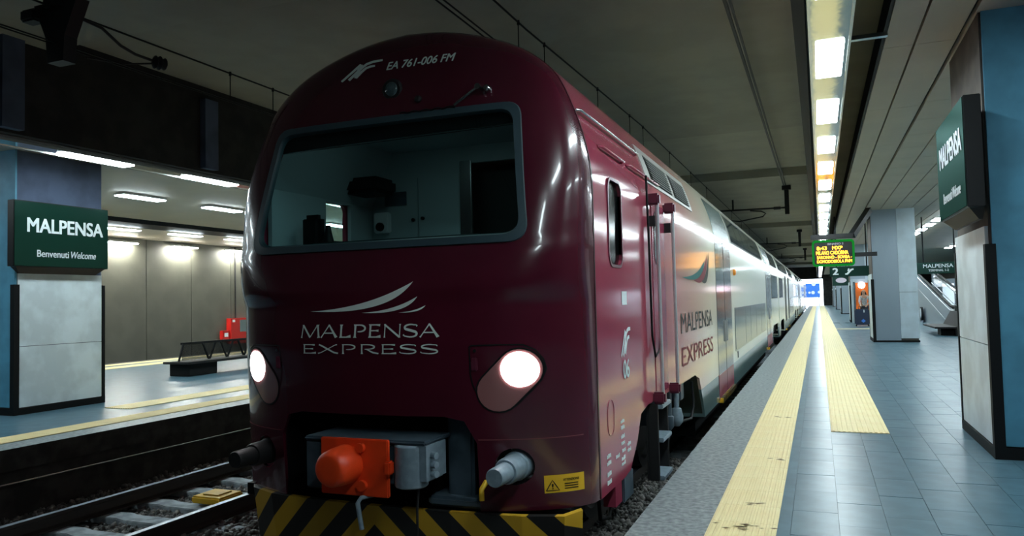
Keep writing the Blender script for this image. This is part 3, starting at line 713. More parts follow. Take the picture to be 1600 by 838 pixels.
for k in range(len(RT)-1): fs += [(k*N+i, k*N+(i+1) % N, (k+1)*N+(i+1) % N, (k+1)*N+i) for i in range(N)]
fs += [((len(RT)-1)*N+i, (len(RT)-1)*N+(i+1) % N, len(vs)-1) for i in range(N)]
MB().add(vs, fs).build('windscreen', 'glass', gk, smooth=60)
# cab inside
ci = MB().box(XC-1.40, XC+1.40, 5.32, 7.3, -1.0, -.9)
ci.box(XC-1.42, XC-1.38, 5.3, 6.08, -.9, 1.02).box(XC-1.42, XC-1.38, 6.5, 6.95, -.9, 1.02).box(XC-1.42, XC-1.38, 6.08, 6.5, -.9, .3).box(XC-1.42, XC-1.38, 6.08, 6.5, 1.0, 1.02)
ci.add([(XC-1.385, 5.3, 1.015), (XC-1.385, 6.95, 1.015), (XC-1.12, 6.95, 1.58), (XC-1.12, 5.3, 1.58)], [(0, 1, 2, 3)])
for pl in ([(-1.40, -.9), (-.335, -.9), (-.335, 1.58), (-1.14, 1.58), (-1.40, 1.02)], [(1.40, -.9), (.72, -.9), (.72, 1.58), (1.14, 1.58), (1.40, 1.02)], [(-.335, 1.40), (.72, 1.40), (.72, 1.58), (-.335, 1.58)]): ci.prism([(XC+a_, b_) for a_, b_ in pl], 'y', 6.9, 6.95)
ci.box(XC-1.15, XC+1.15, 5.15, 6.95, 1.57, 1.60)
cab = ci.build('cab_interior', 'cabwall', car)
MB().box(XC-.32, XC+.72, 7.25, 7.29, -.9, 1.4).box(XC-.34, XC-.32, 6.95, 7.29, -.9, 1.4).box(XC+.72, XC+.74, 6.95, 7.29, -.9, 1.4).build('doorway', 'cabdark', cab)
MB().box(XC-.335, XC-.205, 6.86, 6.9, -.9, 1.42).build('door_post', 'steel', cab, bevel=.008)
for a, b in ((-1.20, -.825), (-.815, -.345)): MB().box(XC+a, XC+b, 6.875, 6.90, -.9, 1.30).build('locker_door', 'cabwall', cab, bevel=.006)
bx_ = MB().box(XC-1.30, XC-1.13, 6.79, 6.875, .74, .95).build('intercom', 'white', cab, bevel=.012)
MB().box(XC-1.20, XC-.95, 6.855, 6.875, 1.02, 1.16).build('notice_board', 'couplg', cab)
for kx, kz, kr, ky in ((-1.215, .80, .045, 6.79), (-.87, .86, .018, 6.875), (-.76, .87, .018, 6.875)): MB().cyl((XC+kx, ky, kz), (XC+kx, ky-.025, kz), kr).build('knob', 'black', cab, smooth=40)
MB().box(XC-.5, XC+.6, 5.35, 5.75, 1.545, 1.565).build('cab_fill_light', 'cab_fill', cab)  # unseen glowing slab added under the roof to brighten the cab
MB().box(XC-1.32, XC+1.32, 4.93, 5.42, .20, .40).prism([(XC-.9, .40), (XC+1.25, .40), (XC+1.2, .50), (XC-.75, .50)], 'y', 5.0, 5.3).build('dashboard', 'cabdark', cab, bevel=.03)
MB().box(XC-1.24, XC-1.04, 5.50, 5.62, -.5, .80).build('seat_back', 'black', cab, bevel=.04)
MB().lathe((XC-.98, 5.55, .2), (0, 0, 1), [(0, .10), (.25, .09), (.36, .05), (.44, .03), (.5, .02)], 12).build('coat', 'black', cab, smooth=60)
MB().box(XC-1.38, XC-.98, 6.35, 6.75, 1.10, 1.26).build('overhead_box', 'black', cab, bevel=.04)
vs = [(XC+x, FY(x, z)+.055, z) for x, z in [(-1.06, 1.235), (1.06, 1.27), (1.02, 1.40), (-1.02, 1.40)]]
MB().add(vs+[(x, y+.02, z) for x, y, z in vs], [(0, 1, 2, 3), (7, 6, 5, 4), (0, 4, 5, 1), (1, 5, 6, 2), (2, 6, 7, 3), (3, 7, 4, 0)]).build('sun_blind', 'black', cab)
MB().tube([(XC+x, FY(x, 1.25)+.05, 1.235+.035*(x+1.06)/2.12) for x in (-1.06, -.5, 0, .5, 1.06)], .006, 6).build('blind_rail', 'steel', cab)
# side cab windows
MB().prism(rrect(5.70, 6.10, .27, .93, .09), 'x', XC+HW-.03, XC+HW-.022).build('cab_window', 'blackglass', car)
MB().prism(rrect(6.08, 6.50, .3, 1.0, .09), 'x', XC-HW+.026, XC-HW+.028).build('cab_window', 'clear', car)
def side_ring(y0, y1, z0, z1, rad_, w_, off, name, m_, parent):
    A = rrect(y0-w_, y1+w_, z0-w_, z1+w_, rad_+w_); B = rrect(y0, y1, z0, z1, rad_); N = len(A); x = XC+HW
    mb = MB().add([(x+off, a, b) for a, b in A]+[(x+off, a, b) for a, b in B]+[(x-.03, a, b) for a, b in B]+[(x-.002, a, b) for a, b in A],
                  [(k*N+i, k*N+(i+1) % N, ((k+1) % 4)*N+(i+1) % N, ((k+1) % 4)*N+i) for k in range(4) for i in range(N)]); return mb.build(name, m_, parent)
side_ring(5.70, 6.10, .27, .93, .09, .022, .008, 'window_surround', 'bracket', car)
# lettering and emblems on the nose
roman_mb('MALPENSA', fm(-.572, -.232), 1.15, .094).build('lettering', 'grime', car, fix=False)
roman_mb('EXPRESS', fm(-.556, -.345), 1.138, .068).build('lettering', 'grime', car, fix=False)
sw = MB()
def swoosh(mapper, x0, z0, w_, h_): return crescent_mb((0, 0), (1, 1), (.594, .08), (.82, -.20), lambda u, v, q: mapper(x0+u*w_, z0+v*h_, 0))
for x0, z0, w_, h_ in ((-.492, -.041, .842, .196), (-.045, -.057, .44, .107), (.255, -.059, .205, .046)): swoosh(fm(0, 0), x0, z0, w_, h_).build('emblem', 'grime', car, fix=False)
nf_mb(fm(-.488, 1.775), .36, .134).build('operator_emblem', 'grime', car, fix=False)
text_mb('EA 761-006 FM', fm(-.075, 1.812), .58, .066, bold=.014, shear=.22).build('number', 'grime', car, fix=False)
# top lamp, camera, wiper
def on(x, z, off=0): return Vector((XC+x, FY(x, z)-off, z))
hl = MB().lathe(on(0, 1.64, -.03), (0, -1, -.05), [(0, .085), (.035, .085), (.05, .075), (.05, .06)], 24).build('top_lamp', 'iron', car, smooth=40)
MB().lathe(on(0, 1.64, .012), (0, -1, -.05), [(0, .062), (.014, .05), (.024, .028), (.028, .006)], 20).build('lens', 'darkglass', hl, smooth=60)
MB().lathe(on(.24, 1.53, -.01), (0, -1, 0), [(0, .028), (.03, .026), (.04, .014)], 14).build('sensor', 'iron', car, smooth=40)
wp = MB().tube([on(.555, 1.44, .03), on(.66, 1.50, .05), on(.745, 1.553, .06)], .010, 8).cyl(on(.745, 1.553, .0), on(.745, 1.553, .075), .022).build('wiper', 'steel', car, smooth=40)
MB().lathe(on(.80, 1.54, -.01), (0, -1, 0), [(0, .03), (.05, .028), (.065, .016)], 14).build('wiper_pivot', 'steel', car, smooth=40)
MB().tube([on(.1+.02*k, 1.43+.006*math.sin(k*1.3), .022) for k in range(0, 24)], .006, 6).build('wiper_hose', 'black', car, smooth=60)
# headlamps
def fill(poly, off, mb=None, rings=(1, .66, .33)):
    mb = mb or MB(); P_ = densify(poly, .03); N = len(P_); c = np.array(P_).mean(0); vs = []
    for t_ in rings: vs += [(XC+x, FY(x, z)-off, z) for x, z in (c+(np.array(p)-c)*t_ for p in P_)]
    vs.append((XC+c[0], FY(*c)-off, c[1])); fs = []
    for k in range(len(rings)-1): fs += [(k*N+i, k*N+(i+1) % N, (k+1)*N+(i+1) % N, (k+1)*N+i) for i in range(N)]
    fs += [((len(rings)-1)*N+i, (len(rings)-1)*N+(i+1) % N, len(vs)-1) for i in range(N)]
    return mb.add(vs, fs)
def ribbon(pts, w_, off):
    v2, f2 = stroke_poly(pts, [w_]*len(pts)); return MB().add([(XC+x, FY(x, z)-off, z) for x, z in v2], f2)
def dens_line(pts, d=.04):
    out = []
    for a, b in zip(pts, pts[1:]):
        n = max(1, int(math.hypot(b[0]-a[0], b[1]-a[1])/d)); out += [(a[0]+(b[0]-a[0])*k/n, a[1]+(b[1]-a[1])*k/n) for k in range(n)]
    return out+[pts[-1]]
for s in (1, -1):
    mr_ = lambda P_: [(s*x, z) for x, z in P_]
    a, b = (s*HLa[0], HLa[1]), (s*HLb[0], HLb[1])
    h = fill(capsule(a, b, HLr+.012), .003).build('headlamp', 'black', car, smooth=60)
    fill(capsule(a, b, HLr), .006).build('lens', 'lens', h, smooth=60)
    fill(capsule((a[0]-.001*s, a[1]), (a[0], a[1]-.001), HLr-.018), .010).build('lamp_disc', 'lamp', h, smooth=60)
    out = mr_([(.79, -.29), (.95, -.288), (1.12, -.290), (1.19, -.325), (1.235, -.39), (1.25, -.455), (1.22, -.53), (1.16, -.60), (1.06, -.70), (.98, -.74), (.90, -.725), (.835, -.66), (.79, -.55), (.778, -.48), (.78, -.30), (.79, -.29)])
    ribbon(dens_line(out), .009, .004).build('lamp_housing_joint', 'black', h)
    MB().box(XC+s*.805-.022, XC+s*.805+.022, FY(.805, -.42)-.012, FY(.805, -.42)+.02, -.46, -.37).build('latch', 'bracket', h, bevel=.006)
    MB().cyl(on(s*.815, -.325, -.01), on(s*.815, -.325, .008), .011).build('screw', 'steel', h)
# lower joint line with its highlight painted as a paler strip, section gaskets
ribbon([(x, -.925) for x in np.linspace(-1.40, -.81, 14)], .006, .003).build('joint', 'pinkink', car); ribbon([(x, -.925) for x in np.linspace(.81, 1.43, 14)], .006, .003).build('joint', 'pinkink', car)
half = [(HW, -1.41), (HW, -.7)]+PROF; full = half+[(-x, z) for x, z in half[::-1][1:]]
mb = MB(); vs = []
for x, z in full:
    k = 1+.006/math.hypot(x, max(z, 0)+.001 if z > .7 else 10)
    for yy, e in ((YS-.008, .004), (YS+.010, .004)):
        n_ = Vector((x, z)).normalized() if z > .8 else Vector((1 if x > 0 else -1, 0)); vs.append((XC+x+n_.x*e, yy, z+n_.y*e))
mb.add(vs, [(2*i, 2*i+1, 2*i+3, 2*i+2) for i in range(len(full)-1)]); mb.build('cab_joint', 'black', car, smooth=60)
# warning sticker
def patch(x0, x1, z0, z1, off, n=8):
    xs = np.linspace(x0, x1, n+1); return MB().add([(XC+x, FY(x, z)-off, z) for x in xs for z in (z0, z1)], [(2*i, 2*i+2, 2*i+3, 2*i+1) for i in range(n)])
sk = patch(1.205, 1.425, -1.298, -1.178, .004).build('warning_sticker', 'sticker', car)
tri = [(1.216, -1.282), (1.292, -1.282), (1.254, -1.212)]; ribbon(dens_line(tri+[tri[0]], .02), .006, .007).build('triangle', 'black', sk)
text_mb('!', fm(1.250, -1.272, .007), .008, .036, bold=.02).build('lettering', 'black', sk, fix=False)
text_mb('ATTENZIONE', fm(1.315, -1.222, .007), .085, .016, bold=.02).build('lettering', 'black', sk, fix=False)
for k in range(3): patch(1.322, 1.395, -1.245-.016*k, -1.238-.016*k, .007, 3).build('small_print', 'black', sk)
# draw gear
MB().box(XC-.82, XC+.82, 5.14, 5.2, -1.7, -.6).box(XC-.84, XC-.8, 4.75, 5.2, -1.5, -.74).box(XC+.8, XC+.84, 4.75, 5.2, -1.5, -.74).box(XC-.82, XC+.82, 4.72, 5.2, -.74, -.70).build('draw_gear_recess', 'black', car)
cp = MB().box(XC-.385, XC+.50, 4.44, 4.80, -1.20, -.93).box(XC-.395, XC+.56, 4.41, 4.80, -.93, -.90).box(XC-.395, XC-.19, 4.43, 4.5, -1.26, -.93).build('coupler', 'couplg', car, bevel=.012)
MB().box(XC-.225, XC+.30, 4.37, 4.405, -1.272, -.895).build('coupler_plate', 'orange', cp, bevel=.006)
MB().lathe((XC-.02, 4.38, -1.065), (0, -1, 0), [(0, .132), (.06, .128), (.14, .124), (.185, .118), (.21, .104), (.218, .085), (.219, .05)], 28).build('coupler_cap', 'orange', cp, smooth=40)
for kx, kz, kr in ((.10, -.95, .032), (.11, -1.20, .036)): MB().cyl((XC+kx, 4.38, kz), (XC+kx, 4.34, kz), kr).build('knob', 'orange', cp, smooth=40)
MB().box(XC+.285, XC+.33, 4.34, 4.41, -1.12, -1.03).build('latch', 'orange', cp, bevel=.01)
MB().lathe((XC+.415, 4.48, -1.21), (0, 0, 1), [(0, .10), (.01, .112), (.27, .112), (.28, .10)], 20).box(XC+.44, XC+.56, 4.42, 4.7, -1.16, -.93).build('coupler_drum', 'bufg', cp, smooth=40, bevel=0)
for z in (-1.0, -1.06, -1.12): MB().cyl((XC+.55, 4.5, z), (XC+.605, 4.48, z), .022).build('cable_plug', 'bufg', cp, smooth=40)
MB().tube([(XC+.16, 4.42, -1.27), (XC+.10, 4.36, -1.28), (XC+.085, 4.34, -1.31), (XC+.115, 4.34, -1.48)], .016, 8).build('crank_handle', 'bufg', cp, smooth=60)
MB().tube([(XC+.46, 4.5, -1.2), (XC+.47, 4.45, -1.35), (XC+.47, 4.45, -1.62)], .009, 6).build('chain', 'iron', cp, smooth=60)
MB().box(XC+.52, XC+.72, 4.80, 5.0, -1.36, -.75).box(XC+.40, XC+.82, 4.72, 5.0, -1.40, -1.33).build('drawbar_bracket', 'couplg', car, bevel=.02)
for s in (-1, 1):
    bf = MB().lathe((XC+s*1.03, 5.1, -1.11), (0, -1, 0), [(0, .098), (.30, .098), (.31, .088), (.46, .086), (.48, .078), (.48, .064), (.65, .062), (.662, .056)], 24).build('buffer', 'bufg' if s > 0 else 'iron', car, smooth=35)  # left buffer takes a darker material to stand in for shade
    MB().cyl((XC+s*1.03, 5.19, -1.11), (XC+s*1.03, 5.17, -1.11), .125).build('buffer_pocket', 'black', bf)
MB().tube([(XC+.86, 4.70, -1.20), (XC+.85, 4.64, -1.24), (XC+.855, 4.63, -1.31)], .018, 8).build('air_cock', 'ygloss', car, smooth=60)
# striped pilot
plan = [(-1.44, 5.35), (-1.38, 5.05), (-1.22, 4.86), (-.95, 4.74), (-.5, 4.68), (0, 4.66), (.6, 4.67), (1.1, 4.72), (1.37, 4.80), (1.44, 4.98)]
mb = MB(); vs = []
for x, y in plan: vs += [(XC+x, y, -1.415), (XC+x*.97, y+.06, -1.98), (XC+x*.98, y+.05, -1.415), (XC+x*.95, y+.11, -1.98)]
fs = []
for i in range(len(plan)-1):
    a, b = 4*i, 4*i+4; fs += [(a, b, b+1, a+1), (a+2, a+3, b+3, b+2), (a, a+2, b+2, b), (a+1, b+1, b+3, a+3)]
mb.add(vs, fs).build('pilot_plate', 'chev', car)
MB().box(XC-1.36, XC+1.36, 4.95, 5.3, -1.50, -1.41).build('pilot_carrier', 'black', car)
# right flank of the cab
for y0, y1, z in ((5.15+.15, 7.25, 1.39), (5.62, 6.40, 1.172), (6.55, 7.9, 1.17)): rails_(MB(), y0, y1, z).build('gutter_rail', 'bur2' if z < 1.3 else 'steel', car, smooth=60)
dr = MB().box(XC+HW-.002, XC+HW+.006, 7.33, 7.96, -.93, .93).build('cab_door', 'bur2', car, bevel=.003)
MB().prism(rrect(7.42, 7.66, .33, .86, .10), 'x', XC+HW+.006, XC+HW+.011).build('pane', 'blackglass', dr)
for y in (7.22, 8.04):
    hr = MB().cyl((XC+HW+.085, y, -.93), (XC+HW+.085, y, .93), .017, n=12).build('handrail', 'chrome', car, smooth=60)
    for z in (-.94, .94): MB().box(XC+HW-.01, XC+HW+.115, y-.045, y+.045, z-.055, z+.055).build('rail_bracket', 'bracket', hr, bevel=.018)
    MB().box(XC+HW, XC+HW+.07, y-.05, y-.02, .68, .78).build('catch', 'iron', hr)
MB().tube([(XC+HW+.02, 7.06, 1.15), (XC+HW+.03, 7.06, .5), (XC+HW+.03, 7.08, -.35), (XC+HW+.04, 7.16, -.55), (XC+HW+.05, 7.30, -.50), (XC+HW+.04, 7.45, -.35)], .011, 8).build('hose', 'black', car, smooth=60)
# step ladder
ladder = MB().box(XC+HW-.06, XC+HW-.045, 7.12, 7.65, -1.70, -.99).build('step_ladder', 'iron', car)
for y in (7.12, 7.60): MB().box(XC+HW-.045, XC+HW+.05, y, y+.04, -1.70, -.99).build('side_plate', 'iron', ladder, bevel=.006)
for z in (-1.02, -1.33, -1.68): MB().box(XC+HW-.04, XC+HW+.09, 7.165, 7.595, z-.02, z+.02).build('step', 'bufg', ladder, bevel=.006)
MB().box(XC+HW-.3, XC+HW-.08, 7.75, 8.3, -1.30, -1.0).build('equipment_box', 'couplg', car, bevel=.01)
MB().lathe((XC+HW-.1, 8.5, -1.0), (0, 0, -1), [(0, .03), (.30, .03), (.31, .05), (.42, .05), (.46, .02)], 14).build('brake_cylinder', 'couplg', car, smooth=40)
MB().lathe((XC+HW-.08, 8.85, -1.0), (0, 0, -1), [(0, .03), (.26, .03), (.27, .055), (.36, .075), (.42, .07), (.47, .03)], 16).build('brake_cylinder', 'bufg', car, smooth=40)
MB().box(XC+HW-.2, XC+HW-.05, 9.0, 9.2, -1.2, -1.0).build('valve_box', 'couplg', car, bevel=.01)
MB().tube([(XC+HW-.03, 9.7, -1.05), (XC+HW-.02, 9.72, -1.35), (XC+HW-.02, 9.5, -1.48), (XC+HW-.05, 9.0, -1.44)], .016, 8).build('air_hose', 'black', car, smooth=60)
MB().tube([(XC+HW-.1, 5.55, -1.42), (XC+HW-.1, 5.6, -1.65), (XC+HW-.1, 5.85, -1.70), (XC+HW-.1, 6.0, -1.5)], .016, 8).build('air_hose', 'black', car, smooth=60)
MB().box(XC+HW-.12, XC+HW-.004, 5.98, 6.3, -1.62, -1.40).build('guard_iron', 'couplg', car, bevel=.01); MB().box(XC+HW-.1, XC+HW-.004, 5.70, 5.90, -1.58, -1.40).build('guard_iron', 'bur2', car)
MB().box(XC-1.4, XC+1.4, 5.3, 10.8, -.97, -.94).build('underfloor', 'black', car)
bogie(car, 8.55); bogie(car, 29.3)
MB().box(XC-1.25, XC+1.25, 11.2, 26.8, -2.0, -1.62).build('underframe', 'black', car)
# louvre block on the shoulder
lv = flank(7.35, 10.2, 1.13, 1.52, .012, 6).build('louvre', 'louvre', car)
for a, b in ((7.62, 8.78), (8.95, 10.02)):
    g_ = flank(a, b, 1.17, 1.45, .015, 5).build('grille', 'black', lv); sl = MB()
    for k in range(9):
        z = 1.185+.03*k; x = XC+sx(z); sl.add([(x+.012, a, z+.012), (x+.012, b, z+.012), (x+.034, b, z-.004), (x+.034, a, z-.004), (x+.012, a, z+.006), (x+.012, b, z+.006), (x+.034, b, z-.010), (x+.034, a, z-.010)], [(0, 1, 2, 3), (7, 6, 5, 4), (3, 2, 6, 7), (0, 3, 7, 4), (1, 0, 4, 5), (2, 1, 5, 6)])
    sl.build('slat', 'slat', g_)
# side lettering
nf_mb(sm_(5.98, -.46), .32, .21).build('operator_emblem', 'white', car, fix=False)
text_mb('06', sm_(6.03, -.645), .20, .15, bold=.02).build('number', 'white', car, fix=False)
text_mb('MALPENSA', sm_(8.85, -.42), 2.75, .235, bold=0).build('lettering', 'greyink', car, fix=False)
text_mb('EXPRESS', sm_(8.85, -.80), 2.75, .22, bold=0).build('lettering', 'pinkink', car, fix=False)
for m_, x0, z0, w_, h_ in (('teal', 9.0, .24, 1.95, .26), ('pinkink', 9.9, .22, 1.35, .40), ('greyink', 10.6, .22, .85, .45)):
    crescent_mb((0, 0), (1, 1), (.62, .05), (.9, -.35), lambda u, v, q: sm_(0, 0)(x0+u*w_, z0+v*h_, 0)).build('emblem', m_, car, fix=False)
MB().box(XC+HW+.001, XC+HW+.004, 6.05, 6.22, -.05, .06).build('notice_plate', 'white', car)
mb = MB()
for y0, z0 in ((5.46, -1.17), (5.46, -1.22), (5.46, -1.30), (5.46, -1.36), (5.9, -.98), (5.9, -1.03), (5.9, -1.10), (5.9, -1.15), (5.9, -1.27), (5.9, -1.31), (6.1, -1.19), (6.1, -1.24), (5.72, -1.22), (5.92, -1.21)):
    for k in range(4): mb.box(XC+HW+.001, XC+HW+.004, y0+.03*k, y0+.03*k+.022, z0, z0+.032*(.6+.4*rng.random()))
mb.build('small_print', 'white', car, kind='stuff')
side_ring(5.52, 5.70, -1.02, -.76, .085, .006, .004, 'hatch_rim', 'bur2', car)
# passenger part of the leading car
passenger_door(car, 12.2, 14.35)
flank(12.2, 14.5, .97, 1.56, .006, 8).build('shoulder_panel', 'shoulder', car)
window_strip(car, [14.85, 16.2, 17.6, 18.95, 20.3, 21.7, 23.1], 1.03, 1.53, 'darkglass', 'upper_window', 'iron', 8)
window_strip(car, [14.9, 17.1, 18.4, 20.1, 21.9, 23.7], -1.0, -.25, 'pane', 'lower_window', 'pane')
MB().lathe((XC+HW, 14.9, .45), (1, 0, 0), [(0, .06), (.03, .06), (.05, .04)], 14).build('marker_lamp', 'amber', car, smooth=40)
passenger_door(car, 24.4, 26.9); flank(24.2, 27.0, .97, 1.50, .006, 8).build('shoulder_panel', 'shoulder', car)
window_strip(car, [27.3, 29.1, 31.0], -.08, .68, 'darkglass', 'end_window')
window_strip(car, [27.2, 29.0, 31.2], 1.05, 1.5, 'darkglass', 'upper_window', 'iron', 6)
flank(15.2, 15.32, -1.18, -1.06, .006, 1).build('notice_plate', 'black', car)
def follow_car(y0, y1, label, last=False):
    c = thing('train_car', (XC, y0, ZR), label, 'train car')
    car_shell(c, y0, y1, 'cream')
    MB().box(XC-1.2, XC+1.2, y0-.35, y0+.02, -1.3, 1.6).build('gangway', 'black', c)
    MB().box(XC-1.25, XC+1.25, y0+5, y1-5, -2.0, -1.62).build('underframe', 'black', c)
    bogie(c, y0+2.7); bogie(c, y1-2.7)
    window_strip(c, [y0+.6, y0+2.0, y0+3.6], -.08, .68, 'darkglass', 'end_window')
    passenger_door(c, y0+5.9, y0+7.6, True); passenger_door(c, y0+9.9, y0+11.4, True)
    window_strip(c, [y0+12.4+1.1*k for k in range(6)], -1.0, -.2, 'pane', 'lower_window', 'pane')
    window_strip(c, [y0+12.0+1.1*k for k in range(7)], 1.03, 1.53, 'darkglass', 'upper_window', 'iron', 6)
    window_strip(c, [y0+.6+1.2*k for k in range(9)], 1.05, 1.5, 'darkglass', 'upper_window', 'iron', 6)
    window_strip(c, [y1-6.2, y1-4.6, y1-3.0, y1-1.4], -.08, .68, 'darkglass', 'end_window')
    flank(y0+4.9, y0+12, -1.6, -1.20, .003, 3).build('foot_band', 'foot', c); flank(y0+12, y1-4.9, -1.6, -1.20, .003, 3).build('foot_band', 'foot', c)
    return c
follow_car(32.35, 57.8, 'cream second car of the train with black door leaves, behind the cab car')
follow_car(58.15, 83.6, 'cream third car of the train, far down the platform edge')
follow_car(83.95, 108.5, 'last cream car of the train, next to the bright tunnel end')
# ================================================================ TRACKS AND BALLAST
def track(xc, y0, y1, label, nsl, sl0):
    t = thing('railway_track', (xc, y0, ZR-.3), label, 'track')
    for s in (-1, 1):
        x = xc+s*.7525
        sec = [(-.07, -.172), (.07, -.172), (.07, -.155), (.012, -.135), (.010, -.045), (.036, -.035), (.036, 0.), (-.036, 0.), (-.036, -.035), (-.010, -.045), (-.012, -.135), (-.07, -.155)]
        rl = MB().prism([(x+a, ZR+b) for a, b in sec], 'y', y0, y1).build('rail', 'rail', t)
        MB().box(x-.034, x+.034, y0, y1, ZR, ZR+.003).build('rail_head', 'railtop', rl)
    src = None
    for k in range(nsl):
        y = sl0+.60*k
        if src is None: src = MB().prism([(xc-1.2, ZR-.36), (xc+1.2, ZR-.36), (xc+1.2, ZR-.185), (xc+.45, ZR-.175), (xc+.35, ZR-.19), (xc-.35, ZR-.19), (xc-.45, ZR-.175), (xc-1.2, ZR-.185)], 'y', y, y+.24).build('sleeper', 'sleeper', t, bevel=.01)
        else: inst(src, t, (0, .60*k, 0))
    return t
track(-6.95, -4, 112, 'railway track with concrete sleepers left of the train', 45, 2.74)
track(XC, -4, 112, 'railway track under the burgundy train beside the right platform', 60, 2.6)
def ballast(regions, name, label):
    ico = np.array([(0, -.526, .851), (0, .526, .851), (0, -.526, -.851), (0, .526, -.851), (-.526, .851, 0), (.526, .851, 0), (-.526, -.851, 0), (.526, -.851, 0), (-.851, 0, .526), (.851, 0, .526), (-.851, 0, -.526), (.851, 0, -.526)])
    tri = np.array([(0, 1, 8), (0, 9, 1), (0, 8, 6), (0, 6, 7), (0, 7, 9), (1, 9, 5), (1, 5, 4), (1, 4, 8), (2, 10, 3), (2, 3, 11), (2, 6, 10), (2, 7, 6), (2, 11, 7), (3, 5, 11), (3, 4, 5), (3, 10, 4), (4, 10, 8), (5, 9, 11), (6, 8, 10), (7, 11, 9)])
    P_ = []
    for x0, x1, y0, y1, zt, den in regions:
        n = int((x1-x0)*(y1-y0)*den); P_.append(np.stack([rng.uniform(x0, x1, n), rng.uniform(y0, y1, n), zt+rng.normal(0, .018, n)], 1))
    P_ = np.concatenate(P_); n = len(P_)
    sc = rng.uniform(.018, .040, (n, 1, 1))*rng.uniform(.6, 1.25, (n, 1, 3)); V = ico[None]*sc*rng.uniform(.8, 1.2, (n, 12, 1))
    a = rng.uniform(0, 6.28, n); c, s = np.cos(a), np.sin(a); Vx = V[..., 0]*c[:, None]-V[..., 1]*s[:, None]; Vy = V[..., 0]*s[:, None]+V[..., 1]*c[:, None]
    V = np.stack([Vx, Vy, V[..., 2]], -1)+P_[:, None]; V = V.reshape(-1, 3); V[:, 2] += H
    T = (tri[None]+12*np.arange(n)[:, None, None]).reshape(-1, 3)
    me = bpy.data.meshes.new(name); me.vertices.add(len(V)); me.vertices.foreach_set('co', V.ravel())
    me.loops.add(T.size); me.loops.foreach_set('vertex_index', T.ravel().astype(np.int32)); me.polygons.add(len(T)); me.polygons.foreach_set('loop_start', np.arange(0, T.size, 3, dtype=np.int32)); me.update(calc_edges=True)
    o = link(name, me, 'stone'); o['kind'] = 'stuff'; o['label'] = label; return o
ballast([(-7.62, -6.28, 3.5, 9, -2.425, 1500), (-7.62, -6.28, 9, 16, -2.42, 800), (-8.6, -7.78, 3.5, 12, -2.35, 900), (-6.12, -4.2, 3.5, 9, -2.365, 1000), (-4.2, -1.25, 3.4, 5.4, -2.375, 900), (-1.75, -1.22, 5.2, 13, -2.33, 1100), (-2.9, -1.7, 4.9, 11, -2.315, 1100), (-6.1, -4.6, 9, 14, -2.37, 500)],
        'ballast_stones', 'loose grey ballast stones between the rails')
bl = thing('track_beacon', (-6.8, 7.26, ZR-.18), 'flat yellow beacon box lying between the rails left of the train', 'beacon')
MB().box(-7.0, -6.56, 7.04, 7.44, ZR-.155, ZR-.07).build('housing', 'ygloss', bl, bevel=.02); MB().box(-6.90, -6.66, 7.12, 7.36, ZR-.07, ZR-.055).build('lid', 'ygloss', bl, bevel=.01)
MB().box(-7.06, -6.50, 7.18, 7.30, ZR-.174, ZR-.155).build('mounting_bar', 'iron', bl)
# ================================================================ OVERHEAD LINES
def overhead(x, zm, zc, ylist, y0, y1, label):
    t = thing('overhead_line', (x, y0, zc), label, 'overhead line')
    zf = lambda y: zm+.16*max(0, min(1, (y-8)/6)) if x > -4 else zm
    MB().tube([(x, y, zf(y)) for y in [y0]+[5, 8, 10, 12, 14, 26.5]+[44.8, y1]], .011, 6).build('messenger_wire', 'black', t, smooth=60)
    for s in (-.03, .03): MB().tube([(x+s, y0, zc), (x+s, 26, zc), (x+s, y1, zc)], .008, 6).build('contact_wire', 'black', t, smooth=60)
    for y in ylist: MB().cyl((x, y, zc), (x, y, zf(y)), .006, n=6).cyl((x, y, zf(y)-.03), (x, y, zf(y)+.02), .016, n=8).build('dropper', 'black', t)
    return t
overhead(XC, 3.08, 2.64, (3.2, 5.6, 7.74, 8.6, 11, 13.1, 14.2, 17, 20, 23, 30, 34, 38), -15, 110, 'pair of dark overhead wires with droppers above the burgundy train')
overhead(-6.85, 2.985, 2.63, (7.58, 8.40, 10.2, 12, 14, 16, 18), -15, 60, 'overhead wire with droppers above the empty left track')
def cantilever(xp, y, xw, label):
    t = thing('catenary_bracket', (xp, y, 3.6), label, 'wire bracket')
    MB().box(xp-.14, xp+.14, y-.12, y+.12, 3.45, 3.59).box(xp-.07, xp+.07, y-.07, y+.07, 2.65, 3.45).build('drop_post', 'iron', t, bevel=.01)
    MB().tube([(xp-.05, y, 2.87), (xw-.1, y, 2.89)], .03, 8).cyl((xp-.42, y, 2.87), (xp-.20, y, 2.87), .05).build('arm', 'iron', t, smooth=50)
    MB().tube([(xw+.95, y, 2.84), (xw+1.3, y, 2.80), (xw+1.44, y, 2.72), (xw+1.35, y, 2.62), (xw+.6, y, 2.50), (xw, y, 2.60)], .022, 8).build('steady_arm', 'iron', t, smooth=50)
    MB().cyl((xw+.40, y, 2.87), (xw+.40, y, 3.24), .03).build('insulator', 'iron', t)
    return t
cantilever(-.85, 26.5, XC, 'dark bracket hanging from the ceiling over the train, nearest one on the right')
cantilever(-.85, 44.8, XC, 'second dark wire bracket farther along above the train roof')
cantilever(-.85, 63.1, XC, 'third dark wire bracket far along above the train roof')
t = thing('catenary_bracket', (-6.85, 5.25, 3.6), 'black bracket hanging over the empty left track at the upper left', 'wire bracket')
MB().box(-6.98, -6.72, 5.15, 5.4, 3.0, 3.59).prism([(-7.15, 3.05), (-6.55, 3.05), (-6.72, 2.70), (-6.74, 2.45), (-6.96, 2.45), (-6.98, 2.70)], 'y', 5.18, 5.32).build('drop_post', 'iron', t)
